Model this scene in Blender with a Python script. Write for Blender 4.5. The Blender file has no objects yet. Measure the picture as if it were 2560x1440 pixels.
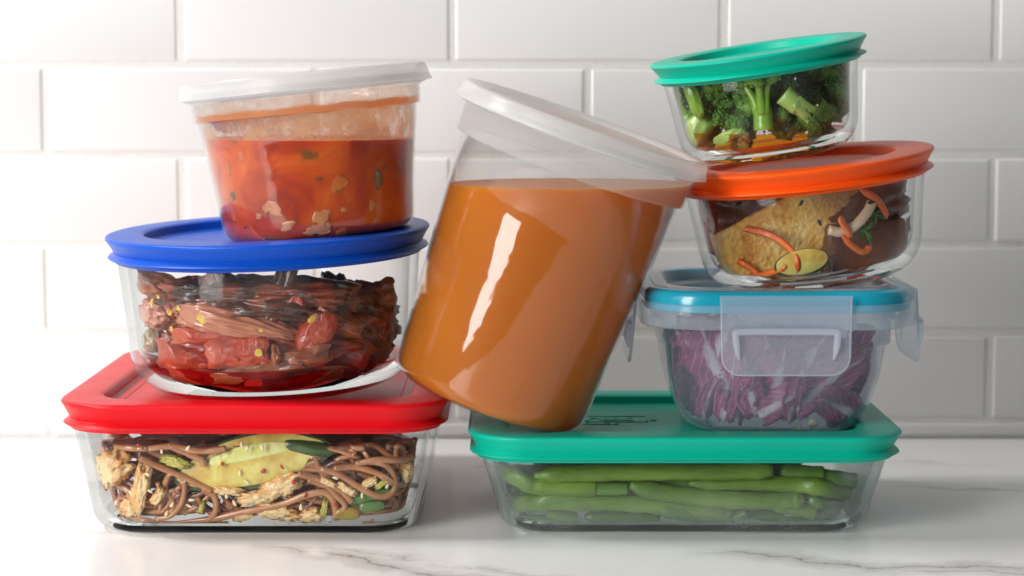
import bpy, bmesh, math, random
from mathutils import Vector, Matrix, Euler, noise
random.seed(7)
PI = math.pi
R = math.radians
sc = bpy.context.scene
COL = sc.collection

# ------------------------------------------------------------------ camera
F = 5200.0                      # focal length in pixels of the 2560 px wide photograph
PITCH = math.atan(520.0 / F)
D = 0.94
HC = (D + 0.018) * math.tan(PITCH + math.atan(615.0 / F))
cam = bpy.data.cameras.new('camera')
cam.lens = 36.0 * F / 2560.0
cam.sensor_width = 36.0
cam.clip_start = 0.01
cam.clip_end = 50
cam.dof.use_dof = True
cam.dof.focus_distance = 0.95
cam.dof.aperture_fstop = 11.0
co = bpy.data.objects.new('camera', cam)
co.location = (0, -D, HC)
co.rotation_euler = (PI / 2 - PITCH, 0, 0)
COL.objects.link(co)
sc.camera = co

# ------------------------------------------------------------------ world and lamps
w = bpy.data.worlds.new('World')
sc.world = w
w.use_nodes = True
bg = w.node_tree.nodes['Background']
bg.inputs[0].default_value = (0.93, 0.96, 1.0, 1)
bg.inputs[1].default_value = 0.085


def area(name, az, el, dist, sx, sy, power, col, target=(0.0, 0.08, 0.10), spread=180):
    l = bpy.data.lights.new(name, 'AREA')
    l.shape = 'RECTANGLE'
    l.size, l.size_y = sx, sy
    l.energy = power
    l.color = col
    l.spread = R(spread)
    o = bpy.data.objects.new(name, l)
    t = Vector(target)
    d = Vector((-math.sin(R(az)) * math.cos(R(el)), -math.cos(R(az)) * math.cos(R(el)), math.sin(R(el))))
    o.location = t + d * dist
    o.rotation_euler = (-d).to_track_quat('-Z', 'Y').to_euler()
    COL.objects.link(o)
    return o


area('window_light', 85, 46, 1.6, 0.34, 0.40, 18.0, (1.0, 0.98, 0.95))
area('front_softbox', 41, 17, 1.8, 0.58, 1.45, 32.5, (1.0, 0.985, 0.965))

# ------------------------------------------------------------------ render settings
sc.render.engine = 'CYCLES'
cy = sc.cycles
cy.use_denoising = True
cy.max_bounces = 20
cy.diffuse_bounces = 5
cy.glossy_bounces = 6
cy.transmission_bounces = 16
cy.transparent_max_bounces = 40
cy.volume_bounces = 2
cy.caustics_reflective = False
cy.caustics_refractive = True
cy.sample_clamp_indirect = 6.0
cy.blur_glossy = 0.5
sc.view_settings.view_transform = 'Standard'
sc.view_settings.look = 'None'
sc.view_settings.exposure = 0.08
sc.view_settings.gamma = 1.0

# ------------------------------------------------------------------ pixels to places
FW = Vector((0, math.cos(PITCH), -math.sin(PITCH)))
UP = Vector((0, math.sin(PITCH), math.cos(PITCH)))


def at(px, py, y):
    d = Vector(((px - 1280) / F, 0, 0)) + UP * ((720 - py) / F) + FW
    t = (y + D) / d.y
    return Vector((0, -D, HC)) + d * t


def mpp(y):
    return (y + D) / F * 1.01


# ------------------------------------------------------------------ materials
class G:
    def __init__(self, name):
        self.m = bpy.data.materials.new(name)
        self.m.use_nodes = True
        self.t = self.m.node_tree
        self.t.nodes.clear()
        self.out = self.t.nodes.new('ShaderNodeOutputMaterial')

    def n(self, typ, _o=None, **kw):
        x = self.t.nodes.new('ShaderNode' + typ)
        for k, v in kw.items():
            if k.startswith('i') and k[1:].isdigit():
                k = int(k[1:])
            elif hasattr(x, k) and k not in ('color', 'inputs'):
                setattr(x, k, v)
                continue
            else:
                k = k.replace('_', ' ')
            s = x.inputs[k]
            if isinstance(v, bpy.types.NodeSocket):
                self.t.links.new(v, s)
            else:
                if isinstance(v, (tuple, list)) and len(v) == 3 and s.type == 'RGBA':
                    v = (*v, 1)
                s.default_value = v
        return x if _o is None else x.outputs[_o]

    def math(self, op, a, b=0.0, c=None, clamp=False):
        x = self.t.nodes.new('ShaderNodeMath')
        x.operation = op
        x.use_clamp = clamp
        for i, v in enumerate((a, b, c)):
            if v is None:
                continue
            if isinstance(v, bpy.types.NodeSocket):
                self.t.links.new(v, x.inputs[i])
            else:
                x.inputs[i].default_value = v
        return x.outputs[0]

    def ramp(self, fac, stops, interp='LINEAR'):
        x = self.t.nodes.new('ShaderNodeValToRGB')
        x.color_ramp.interpolation = interp
        while len(x.color_ramp.elements) < len(stops):
            x.color_ramp.elements.new(0.5)
        for e, (p, c) in zip(x.color_ramp.elements, stops):
            e.position = p
            if not isinstance(c, (tuple, list)):
                c = (c, c, c)
            e.color = (*c, 1)
        self.t.links.new(fac, x.inputs[0])
        return x.outputs[0]

    def mix(self, fac, a, b):
        x = self.t.nodes.new('ShaderNodeMix')
        x.data_type = 'RGBA'
        for s, v in ((x.inputs[0], fac), (x.inputs[6], a), (x.inputs[7], b)):
            if isinstance(v, bpy.types.NodeSocket):
                self.t.links.new(v, s)
            else:
                s.default_value = (*v, 1) if isinstance(v, (tuple, list)) else v
        return x.outputs[2]

    def coord(self, what='Object', scale=None):
        c = self.n('TexCoord', what)
        if scale is not None:
            c = self.n('Mapping', 'Vector', Vector=c, Scale=scale)
        return c

    def noise(self, scale, detail=4, rough=0.5, vec=None, dist=0.0, o='Fac'):
        kw = dict(Scale=scale, Detail=detail, Roughness=rough, Distortion=dist)
        if vec is not None:
            kw['Vector'] = vec
        else:
            kw['Vector'] = self.coord()
        return self.n('TexNoise', o, **kw)

    def bump(self, h, strength, dist):
        return self.n('Bump', 'Normal', Height=h, Strength=strength, Distance=dist)

    def done(self, shader):
        self.t.links.new(shader, self.out.inputs[0])
        return self.m


def M_plain(name, col, rough=0.4, bump=None, coat=0.0, sss=0.0, sss_r=(1, .4, .2), sss_s=0.005, spec=0.5, var=0.0):
    g = G(name)
    kw = dict(Base_Color=col, Roughness=rough, Coat_Weight=coat, Coat_Roughness=0.08, Specular_IOR_Level=spec)
    if var:
        kw['Base_Color'] = g.mix(g.noise(35, 5), tuple(c * (1 - var) for c in col), tuple(min(1, c * (1 + var)) for c in col))
    if sss:
        kw.update(Subsurface_Weight=sss, Subsurface_Radius=sss_r, Subsurface_Scale=sss_s)
    if bump:
        kw['Normal'] = g.bump(g.noise(bump[0], 6, 0.6), bump[1], bump[2])
    return g.done(g.n('BsdfPrincipled', 'BSDF', **kw))


def M_food(name, stops, scale=60, rough=0.35, bump=(300, 0.5, 0.0008), coat=0.5, sss=0.0, sss_s=0.003, stretch=None, detail=5, transl=0.0, coat_rough=0.12):
    g = G(name)
    v = g.coord('Object', stretch) if stretch else g.coord()
    c = g.ramp(g.noise(scale, detail, 0.55, vec=v, dist=0.4), stops)
    kw = dict(Base_Color=c, Roughness=rough, Coat_Weight=coat, Coat_Roughness=coat_rough,
              Normal=g.bump(g.noise(bump[0], 5, 0.6, vec=v), bump[1], bump[2]))
    if sss:
        kw.update(Subsurface_Weight=sss, Subsurface_Radius=(1, .5, .25), Subsurface_Scale=sss_s)
    s = g.n('BsdfPrincipled', 'BSDF', **kw)
    if transl:
        s = g.n('MixShader', 'Shader', Fac=transl, i1=s, i2=g.n('BsdfTranslucent', 'BSDF', Color=c))
    return g.done(s)


def M_glasswall(name, face=(0.992, 0.996, 0.995), edge=(0.50, 0.56, 0.55), fog=None, rough=0.02, power=5.0, r0=0.011, top=0.9, smudge=0.0, wave=0.0):
    """Thin clear wall: straight see-through, mirror-like towards grazing, tinted where the path in the glass is long."""
    g = G(name)
    f = g.n('LayerWeight', 'Facing', Blend=0.5)
    e = g.math('POWER', f, 4.0)
    fr = g.math('MULTIPLY_ADD', g.math('POWER', f, power), top, r0)
    tr = g.n('BsdfTransparent', 'BSDF', Color=g.mix(e, face, edge))
    s = tr
    if fog:
        d = g.n('BsdfDiffuse', 'BSDF', Color=fog['col'])
        t = g.n('BsdfTranslucent', 'BSDF', Color=fog['col'])
        d = g.n('MixShader', 'Shader', Fac=fog.get('tl', 0.5), i1=d, i2=t)
        if fog.get('mask'):
            sp = g.n('SeparateXYZ', None, Vector=g.coord())
            z = g.n('MapRange', 'Result', Value=sp.outputs['Z'], From_Min=fog['mask'][0], From_Max=fog['mask'][1], To_Min=1.0, To_Max=0.0)
            ax = g.math('ABSOLUTE', sp.outputs['X'])
            xs = g.n('MapRange', 'Result', Value=ax, From_Min=fog['mask'][2], From_Max=fog['mask'][3], To_Min=0.0, To_Max=1.0)
            big = g.math('MAXIMUM', z, xs)
            nz = g.noise(45, 3)
            m = g.math('MULTIPLY', big, g.math('MULTIPLY_ADD', nz, 1.4, 0.0))
            dr = g.n('TexVoronoi', 'Distance', Scale=900.0, Vector=g.coord())
            dr = g.n('MapRange', 'Result', Value=dr, From_Min=0.15, From_Max=0.55, To_Min=1.0, To_Max=0.55)
            fac = g.math('MULTIPLY', g.math('MULTIPLY', m, dr), fog['amt'], clamp=True)
        else:
            fac = fog['amt']
        s = g.n('MixShader', 'Shader', Fac=fac, i1=tr, i2=d)
    if smudge:
        sm = g.n('MapRange', 'Result', Value=g.noise(26, 6, 0.65, dist=0.6), From_Min=0.50, From_Max=0.74, To_Min=0.0, To_Max=smudge)
        s = g.n('MixShader', 'Shader', Fac=sm, i1=s, i2=g.n('BsdfDiffuse', 'BSDF', Color=(0.75, 0.72, 0.68)))
    kw = dict(Color=(1, 1, 1), Roughness=rough)
    if wave:                                 # thin moulded plastic is never quite true
        kw['Normal'] = g.bump(g.noise(26, 4, 0.55, vec=g.coord('Object', (1.0, 1.0, 0.45))), wave, 0.004)
    gl = g.n('BsdfGlossy', 'BSDF', **kw)
    return g.done(g.n('MixShader', 'Shader', Fac=fr, i1=s, i2=gl))


def M_glass(name, col=(0.97, 0.99, 0.985), rough=0.0, ior=1.47):
    g = G(name)
    return g.done(g.n('BsdfGlass', 'BSDF', Color=col, Roughness=rough, IOR=ior))


# ------------------------------------------------------------------ mesh helpers
def link(o, parent=None):
    COL.objects.link(o)
    if parent is not None:
        o.parent = parent
    return o


def mesh(name, verts, faces, mats, parent=None, smooth=True, idx=None, fix=True, angle=None):
    me = bpy.data.meshes.new(name)
    me.from_pydata([tuple(v) for v in verts], [], faces)
    for m in (mats if isinstance(mats, (list, tuple)) else [mats]):
        me.materials.append(m)
    if idx:
        me.polygons.foreach_set('material_index', idx)
    if fix:
        bm = bmesh.new()
        bm.from_mesh(me)
        bmesh.ops.recalc_face_normals(bm, faces=bm.faces)
        bm.to_mesh(me)
        bm.free()
    if smooth:
        me.polygons.foreach_set('use_smooth', [True] * len(me.polygons))
        if angle:
            me.set_sharp_from_angle(angle=R(angle))
    me.update()
    return link(bpy.data.objects.new(name, me), parent)


def thing(name, label, cat, loc=(0, 0, 0), rot=(0, 0, 0), group=None):
    o = bpy.data.objects.new(name, None)
    o.empty_display_size = 0.01
    o.location = loc
    o.rotation_euler = rot
    tag(o, label, cat, group)
    return link(o)


def tag(o, label, cat=None, group=None, kind=None):
    if label:
        o['label'] = label
    if cat:
        o['category'] = cat
    if group:
        o['group'] = group
    if kind:
        o['kind'] = kind
    return o


def corner_r(r, o, circ):
    return r + o if circ else r + (o if o > 0 else o * 0.35)


def rrect(hw, hd, r, k, circ=False):
    if circ:
        n = 4 * (k + 1)
        return [(hw * math.cos(2 * PI * i / n), hw * math.sin(2 * PI * i / n)) for i in range(n)]
    r = max(min(r, hw - 0.0002, hd - 0.0002), 0.0004)
    pts = []
    for cx, cy_, a0 in ((1, 1, 0), (-1, 1, 90), (-1, -1, 180), (1, -1, 270)):
        for i in range(k + 1):
            a = R(a0 + 90.0 * i / k)
            pts.append((cx * (hw - r) + r * math.cos(a), cy_ * (hd - r) + r * math.sin(a)))
    return pts


def sweep(profile, hw, hd, r, k=10, cap0=True, cap1=True, wob=None):
    """profile: (outward offset, z[, material index of the band above it])."""
    V, Fc, I = [], [], []
    n = 4 * (k + 1)
    circ = hw == hd == r
    for p in profile:
        o, z = p[0], p[1]
        for (x, y) in rrect(hw + o, hd + o, corner_r(r, o, circ), k, circ):
            V.append((x, y, z))
    for j in range(len(profile) - 1):
        mi = profile[j][2] if len(profile[j]) > 2 else 0
        for i in range(n):
            a, b = j * n + i, j * n + (i + 1) % n
            Fc.append((a, b, b + n, a + n))
            I.append(mi)
    if cap0:
        Fc.append(tuple(range(n))[::-1])
        I.append(profile[0][2] if len(profile[0]) > 2 else 0)
    if cap1:
        Fc.append(tuple(range((len(profile) - 1) * n, len(profile) * n)))
        I.append(profile[-1][2] if len(profile[-1]) > 2 else 0)
    return V, Fc, I


_ico = {}


def ico(sub):
    if sub not in _ico:
        bm = bmesh.new()
        bmesh.ops.create_icosphere(bm, subdivisions=sub, radius=1.0)
        _ico[sub] = ([v.co.copy() for v in bm.verts], [tuple(v.index for v in f.verts) for f in bm.faces])
        bm.free()
    return _ico[sub]


def boxmesh(n=22):
    if ('box', n) not in _ico:
        bm = bmesh.new()
        bmesh.ops.create_cube(bm, size=2.0)
        bmesh.ops.subdivide_edges(bm, edges=bm.edges[:], cuts=n, use_grid_fill=True)
        _ico[('box', n)] = ([v.co.copy() for v in bm.verts], [tuple(v.index for v in f.verts) for f in bm.faces])
        bm.free()
    return _ico[('box', n)]


def frames(pts):
    out = []
    up = Vector((0.13, 0.21, 0.97))
    for i, p in enumerate(pts):
        t = (pts[min(i + 1, len(pts) - 1)] - pts[max(i - 1, 0)])
        t = t.normalized() if t.length > 1e-9 else Vector((1, 0, 0))
        u = up - t * up.dot(t)
        u = u.normalized() if u.length > 1e-6 else t.orthogonal().normalized()
        up = u
        out.append((u, t.cross(u)))
    return out


def smooth_path(pts, n):
    """Catmull-Rom resample."""
    P = [pts[0] * 2 - pts[1]] + list(pts) + [pts[-1] * 2 - pts[-2]]
    out = []
    segs = len(pts) - 1
    for i in range(n):
        u = i / (n - 1) * segs
        k = min(int(u), segs - 1)
        t = u - k
        a, b, c, d = P[k], P[k + 1], P[k + 2], P[k + 3]
        out.append(0.5 * ((2 * b) + (c - a) * t + (2 * a - 5 * b + 4 * c - d) * t * t + (3 * b - a - 3 * c + d) * t ** 3))
    return out


def tube(pts, rad, n=8, flat=1.0, tw=0.0, cap=True):
    V, Fc = [], []
    fr = frames(pts)
    m = len(pts)
    for i, (p, (u, v)) in enumerate(zip(pts, fr)):
        r = rad(i / (m - 1)) if callable(rad) else rad
        for j in range(n):
            a = 2 * PI * j / n + tw * i / m
            V.append(p + u * (math.cos(a) * r) + v * (math.sin(a) * r * flat))
    for i in range(m - 1):
        for j in range(n):
            a, b = i * n + j, i * n + (j + 1) % n
            Fc.append((a, b, b + n, a + n))
    if cap:
        Fc.append(tuple(range(n))[::-1])
        Fc.append(tuple(range((m - 1) * n, m * n)))
    return V, Fc


def local(V):
    """Move a list of world points round their centre: (centre, moved)."""
    c = sum(V, Vector()) / len(V)
    return c, [v - c for v in V]


def merge(parts):
    V, Fc = [], []
    for v, f in parts:
        b = len(V)
        V += list(v)
        Fc += [tuple(i + b for i in q) for q in f]
    return V, Fc


# ------------------------------------------------------------------ countertop and tiled wall
WALL_Y = 0.2807


def M_marble():
    g = G('white_marble')
    P = g.coord()
    sp = g.n('SeparateXYZ', None, Vector=P)
    X, Y = sp.outputs['X'], sp.outputs['Y']
    warp = g.noise(9, 6, 0.6, vec=P)
    fine = g.noise(60, 8, 0.7, vec=P)
    wob = g.math('ADD', g.math('MULTIPLY_ADD', warp, 0.075, -0.0375), g.math('MULTIPLY_ADD', fine, 0.016, -0.008))
    total = None
    # each vein: through (x0, y0), direction angle, half width, soft halo, strength
    for i, (x0, y0, a, wd, halo, st, x1, x2) in enumerate((
            (-0.045, -0.052, -31, 0.0011, 0.014, 0.85, -0.125, 0.09), (0.02, -0.062, -24, 0.0007, 0.010, 0.55, -0.10, 0.12),
            (0.165, -0.040, -17, 0.0010, 0.016, 0.8, 0.075, 0.5), (0.21, -0.063, -12, 0.0008, 0.010, 0.6, 0.15, 0.5),
            (-0.17, 0.012, -14, 0.0006, 0.005, 0.3, -0.26, -0.13), (-0.3, 0.10, -20, 0.0006, 0.006, 0.35, -0.6, -0.2),
            (0.21, 0.13, -9, 0.0007, 0.006, 0.6, 0.19, 0.5), (0.25, 0.20, -9, 0.0007, 0.01, 0.4, 0.2, 0.6), (0.0, 0.19, -12, 0.0007, 0.006, 0.5, -0.05, 0.02))):
        ca, sa = math.cos(R(a)), math.sin(R(a))
        d = g.math('ADD', g.math('MULTIPLY_ADD', X, -sa, x0 * sa), g.math('MULTIPLY_ADD', Y, ca, -y0 * ca))
        d = g.math('ABSOLUTE', g.math('ADD', d, wob))
        core = g.n('MapRange', 'Result', Value=d, From_Min=wd * 0.5, From_Max=wd * 1.8, To_Min=1.0, To_Max=0.0)
        hal = g.n('MapRange', 'Result', Value=d, From_Min=0.0, From_Max=halo, To_Min=0.6, To_Max=0.0)
        brk = g.n('MapRange', 'Result', Value=g.noise(26, 5, 0.6, vec=g.n('VectorMath', 'Vector', operation='ADD', i0=P, i1=(i * 0.37, 0.2, 0.1))), From_Min=0.34, From_Max=0.48)
        lim = g.math('MULTIPLY', g.n('MapRange', 'Result', Value=X, From_Min=x1, From_Max=x1 + 0.03),
                     g.n('MapRange', 'Result', Value=X, From_Min=x2 - 0.03, From_Max=x2, To_Min=1.0, To_Max=0.0))
        m = g.math('MULTIPLY', g.math('MULTIPLY', g.math('MAXIMUM', core, hal), brk), g.math('MULTIPLY', lim, st))
        total = m if total is None else g.math('MAXIMUM', total, m)
    cloud = g.noise(7, 6, 0.6, vec=P, dist=0.6)
    base = g.ramp(cloud, [(0.3, (0.82, 0.825, 0.83)), (0.55, (0.87, 0.87, 0.865)), (0.75, (0.85, 0.845, 0.835))])
    col = g.mix(total, base, g.mix(fine, (0.16, 0.15, 0.14), (0.32, 0.27, 0.23)))
    return g.done(g.n('BsdfPrincipled', 'BSDF', Base_Color=col, Roughness=g.math('MULTIPLY_ADD', fine, 0.12, 0.17), Specular_IOR_Level=0.45))


def slab(name, x0, x1, y0, y1, z0, z1, m, bev=0.003):
    bm = bmesh.new()
    bmesh.ops.create_cube(bm, size=1.0)
    for v in bm.verts:
        v.co = Vector(((x0 + x1) / 2 + v.co.x * (x1 - x0), (y0 + y1) / 2 + v.co.y * (y1 - y0), (z0 + z1) / 2 + v.co.z * (z1 - z0)))
    bmesh.ops.bevel(bm, geom=bm.edges[:], offset=bev, segments=2, affect='EDGES')
    me = bpy.data.meshes.new(name)
    bm.to_mesh(me)
    bm.free()
    me.materials.append(m)
    return link(bpy.data.objects.new(name, me))


tag(slab('countertop', -0.9, 0.9, -0.36, WALL_Y - 0.0005, -0.04, 0.0, M_marble()), 'white marble counter with grey veins under the containers', kind='structure')


def M_grout():
    g = G('sandy_grout')
    c = g.ramp(g.noise(500, 6, 0.7), [(0.3, (0.76, 0.755, 0.725)), (0.7, (0.86, 0.855, 0.83))])
    return g.done(g.n('BsdfPrincipled', 'BSDF', Base_Color=c, Roughness=0.95, Specular_IOR_Level=0.1, Normal=g.bump(g.noise(900, 5, 0.7), 0.8, 0.001)))


def M_tile():
    g = G('white_glazed_tile')
    rnd = g.n('ObjectInfo', 'Random')
    c = g.mix(rnd, (0.755, 0.755, 0.748), (0.785, 0.785, 0.78))
    return g.done(g.n('BsdfPrincipled', 'BSDF', Base_Color=c, Roughness=0.22, Specular_IOR_Level=0.5,
                      Normal=g.bump(g.noise(22, 3), 0.12, 0.004)))


wall = slab('wall', -0.9, 0.9, WALL_Y + 0.0007, WALL_Y + 0.03, -0.04, 0.62, M_grout(), 0.001)
tag(wall, 'white brick-bond tiled wall with sandy grout behind the counter', kind='structure')


def tile_mesh(wd, ht, seed):
    rnd = random.Random(seed)
    V, Fc = [], []
    k = 3
    prof = [(0.0, 0.006), (0.0, 0.0017), (-0.0005, 0.0008), (-0.0012, 0.0002), (-0.0024, 0.0)]
    for (o, y) in prof:
        for (x, z) in rrect(wd / 2 + o, ht / 2 + o, max(0.0016 + o, 0.0005), k):
            V.append((x + rnd.uniform(-1, 1) * 0.00015, y, z + rnd.uniform(-1, 1) * 0.00015))
    n = 4 * (k + 1)
    for j in range(len(prof) - 1):
        for i in range(n):
            a, b = j * n + i, j * n + (i + 1) % n
            Fc.append((a, b, b + n, a + n))
    Fc.append(tuple(range((len(prof) - 1) * n, len(prof) * n)))
    return V, Fc


TP, TH = 0.1587, 0.0525           # tile pitch along and up
tm = M_tile()
tile_me = {}
z_top0 = at(1280, 162, WALL_Y).z   # a horizontal joint
xj = at(1130, 80, WALL_Y).x        # an upright joint in the row above it
for row in range(-6, 6):
    zc = z_top0 + (row + 0.5) * TH
    ht = TH - 0.0030
    z0 = zc - ht / 2
    if z0 + ht < 0.003 or zc > 0.5:
        continue
    cut = z0 < 0.001
    if cut:
        ht = z0 + ht - 0.0003
        zc = 0.0003 + ht / 2
    off = 0.0 if row % 2 == 0 else TP * 0.5
    for c in range(-5, 6):
        xc = xj + off + (c + 0.5) * TP + random.uniform(-1, 1) * 0.0005
        key = (cut, random.randint(0, 2))
        if key not in tile_me:
            V, Fc = tile_mesh(TP - 0.0030, ht, len(tile_me))
            o = mesh('tile', V, Fc, tm, wall, angle=50)
            tile_me[key] = o.data
        else:
            o = link(bpy.data.objects.new('tile', tile_me[key]), wall)
        o.location = (xc, WALL_Y + random.uniform(-1, 1) * 0.0003, zc + random.uniform(-1, 1) * 0.0003)
        o.rotation_euler = (random.uniform(-1, 1) * 0.003, random.uniform(-1, 1) * 0.001, random.uniform(-1, 1) * 0.002)

# ------------------------------------------------------------------ container materials
def M_lid(name, col, rough=0.36):
    g = G(name)
    return g.done(g.n('BsdfPrincipled', 'BSDF', Base_Color=g.mix(g.noise(40, 4), tuple(c * 0.94 for c in col), col),
                      Roughness=g.math('MULTIPLY_ADD', g.noise(25, 5), 0.15, rough - 0.07),
                      Specular_IOR_Level=0.24,
                      Normal=g.bump(g.math('ADD', g.noise(1500, 3), g.math('MULTIPLY', g.n('MapRange', 'Result', Value=g.noise(60, 6, 0.8, vec=g.coord('Object', (1.0, 14.0, 3.0))), From_Min=0.66, From_Max=0.70), -1.2)), 0.16, 0.0004)))


m_red = M_lid('red_plastic', (0.72, 0.006, 0.013))
m_blue = M_lid('blue_plastic', (0.003, 0.080, 0.52))
m_teal = M_lid('teal_plastic', (0.002, 0.46, 0.325))
m_orange = M_lid('orange_plastic', (0.90, 0.095, 0.006))
m_wall_glass = M_glasswall('clear_glass_wall', rough=0.08, smudge=0.03)
m_fog_glass = M_glasswall('fogged_glass_wall', face=(0.95, 0.975, 0.97), edge=(0.22, 0.32, 0.31),
                          fog=dict(col=(0.80, 0.86, 0.86), amt=0.42, mask=(0.004, 0.026, 0.066, 0.094), tl=0.5))
m_base_glass = M_glass('thick_glass_base')
m_base_glass_green = M_glass('thick_green_glass_base', (0.90, 0.965, 0.955))


def container(name, label, loc, rot, hw, hd, r, bowl, wall_t, base_t, k, glass, lid_mat, lid_z, lid_h, lid_o, lid_label=None, rim_w=0.0165, cat='food container'):
    """A glass vessel with a snap-on plastic lid. bowl: outer (offset, z) list from the base flat to the rim."""
    root = thing(name, label, cat, loc, rot)
    ns = 4 if hw == r else 2                   # how far up the thick, truly refracting foot reaches
    zsplit = bowl[ns - 1][1] + 1e-6 if ns else -1.0
    prof = []
    nb = len(bowl)
    for (o, z) in bowl:
        prof.append((o, z, 1 if z < zsplit - 1e-5 else 0))
    top = bowl[-1]
    inner = []
    for i, (o, z) in enumerate(bowl):
        f = z / top[1]
        if i == 0:
            inner.append((o + 0.0015, base_t))
        else:
            inner.append((o - wall_t * (0.9 + 0.1 * f), base_t + z * (top[1] - base_t) / top[1]))
    prof[-1] = (top[0], top[1], 0)
    rim = [(top[0] - wall_t * 0.2, top[1] + wall_t * 0.25, 0), (top[0] - wall_t * 0.8, top[1] + wall_t * 0.25, 0)]
    inn = list(reversed(inner))
    prof += rim
    for i, (o, z) in enumerate(inn):
        nz = inn[i + 1][1] if i + 1 < len(inn) else 0
        prof.append((o, z, 1 if i >= nb - ns else 0))
    V, Fc, I = sweep(prof, hw, hd, r, k)
    mesh('glass_vessel', V, Fc, glass, root, idx=I)
    # lid
    s = lid_h / 0.0147
    o0 = lid_o
    lp = [(-0.0030, 0.0035), (-0.0030, 0.0), (0.0004, 0.0), (0.0010, 0.0012), (0.0032, 0.0021), (0.0038, 0.0027), (0.0033, 0.0035), (0.0014, 0.0043), (0.0008, 0.0052),
          (0.0015, 0.0070), (0.0036, 0.0112), (0.0046, 0.0127), (0.0046, 0.0136), (0.0041, 0.0143), (0.0030, 0.0147), (0.0012, 0.0148),
          (-rim_w + 0.006, 0.0149), (-rim_w + 0.0036, 0.0147), (-rim_w + 0.0026, 0.0138), (-rim_w + 0.0020, 0.0102), (-rim_w + 0.0012, 0.0096),
          (-rim_w - 0.0032, 0.0095), (-rim_w - 0.0036, 0.0099), (-rim_w - 0.0044, 0.0099), (-rim_w - 0.0048, 0.0095), (-rim_w - 0.008, 0.0095)]
    lp = [(a + o0, lid_z + b * s) for a, b in lp]
    V, Fc, I = sweep(lp, hw, hd, r, max(k, 12), cap0=False, cap1=True)
    lid = mesh('lid', V, Fc, lid_mat, root, angle=40)
    if lid_label:
        lid['label'] = lid_label
    cont = dict(root=root, lid=lid, hw=hw, hd=hd, r=r, inner=[(z, o) for (o, z) in inner], panel_z=lid_z + 0.0095 * s, rim_z=lid_z + 0.0149 * s)
    cont['zmax'] = bowl[-1][1] - 0.0015
    cont['M'] = Matrix.LocRotScale(Vector(loc), Euler(rot), None)
    cont['Mi'] = cont['M'].inverted()
    cont['c'] = Vector(loc)
    return cont


def inner_off(c, z):
    L = c['inner']
    if z <= L[0][0]:
        return L[0][1]
    for (z0, o0), (z1, o1) in zip(L, L[1:]):
        if z <= z1:
            return o0 + (o1 - o0) * (z - z0) / max(z1 - z0, 1e-9)
    return L[-1][1]


def depth_in(c, p, inset):
    """Signed distance of local point p from the inner wall less inset: below 0 is inside."""
    o = inner_off(c, p.z)
    hw, hd = c['hw'] + o, c['hd'] + o
    r = max(min(corner_r(c['r'], o, c['hw'] == c['r']), hw, hd), 0.0004)
    qx, qy = abs(p.x) - (hw - r), abs(p.y) - (hd - r)
    d = math.hypot(max(qx, 0), max(qy, 0)) + min(max(qx, qy), 0) - r
    return d + inset


def front(c, px, py, inset):
    """The nearest place on the ray of pixel (px, py) that lies inset behind the container's inner wall."""
    y = c['c'].y - c['hd'] - 0.01
    for i in range(400):
        p = at(px, py, y)
        if depth_in(c, c['Mi'] @ p, inset) < 0:
            return p
        y += 0.0005
        if y > c['c'].y + 0.01:
            break
    return at(px, py, c['c'].y)


def keep_in(c, p, inset, zmin=None, zmax=None):
    q = c['Mi'] @ p
    z0 = c['inner'][0][0] + inset
    q.z = max(q.z, z0)
    if zmax is not None:
        q.z = min(q.z, zmax)
    o = inner_off(c, q.z)
    hw, hd = c['hw'] + o - inset, c['hd'] + o - inset
    r = max(min(corner_r(c['r'], o - inset, c['hw'] == c['r']), hw, hd), 0.0004)
    q.x = max(-hw, min(hw, q.x))
    q.y = max(-hd, min(hd, q.y))
    dx, dy = abs(q.x) - (hw - r), abs(q.y) - (hd - r)
    if dx > 0 and dy > 0 and math.hypot(dx, dy) > r:
        s = r / math.hypot(dx, dy)
        q.x = math.copysign(hw - r + dx * s, q.x)
        q.y = math.copysign(hd - r + dy * s, q.y)
    return c['M'] @ q


def press(o, c, inset=0.0005, mw=None):
    """Press a mesh's points that stick out of the container back behind its inner wall."""
    if mw is None:
        mw = Matrix.LocRotScale(o.location, o.rotation_euler, None)
    mi = mw.inverted()
    for v in o.data.vertices:
        p = mw @ v.co
        q = c['Mi'] @ p
        if depth_in(c, q, inset) > 0 or q.z < c['inner'][0][0] + inset or q.z > c['zmax']:
            v.co = mi @ keep_in(c, p, inset, zmax=c['zmax'])
    return o


# ------------------------------------------------------------------ the six containers with snap-on lids
def bowl_profile(h, flat, curve_o, curve_z, top=0.0):
    """outer wall: flat base at offset flat, rounded to curve_o at height curve_z, then a straight flare to the rim at height h."""
    pts = [(flat, 0.0)]
    for i in range(1, 6):
        a = i / 6.0 * PI / 2
        pts.append((flat + (curve_o - flat) * math.sin(a), curve_z * (1 - math.cos(a))))
    pts += [(curve_o + 0.0002, curve_z), (curve_o * 0.55 + top * 0.45, curve_z + (h - curve_z) * 0.45), (top, h)]
    return pts


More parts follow.
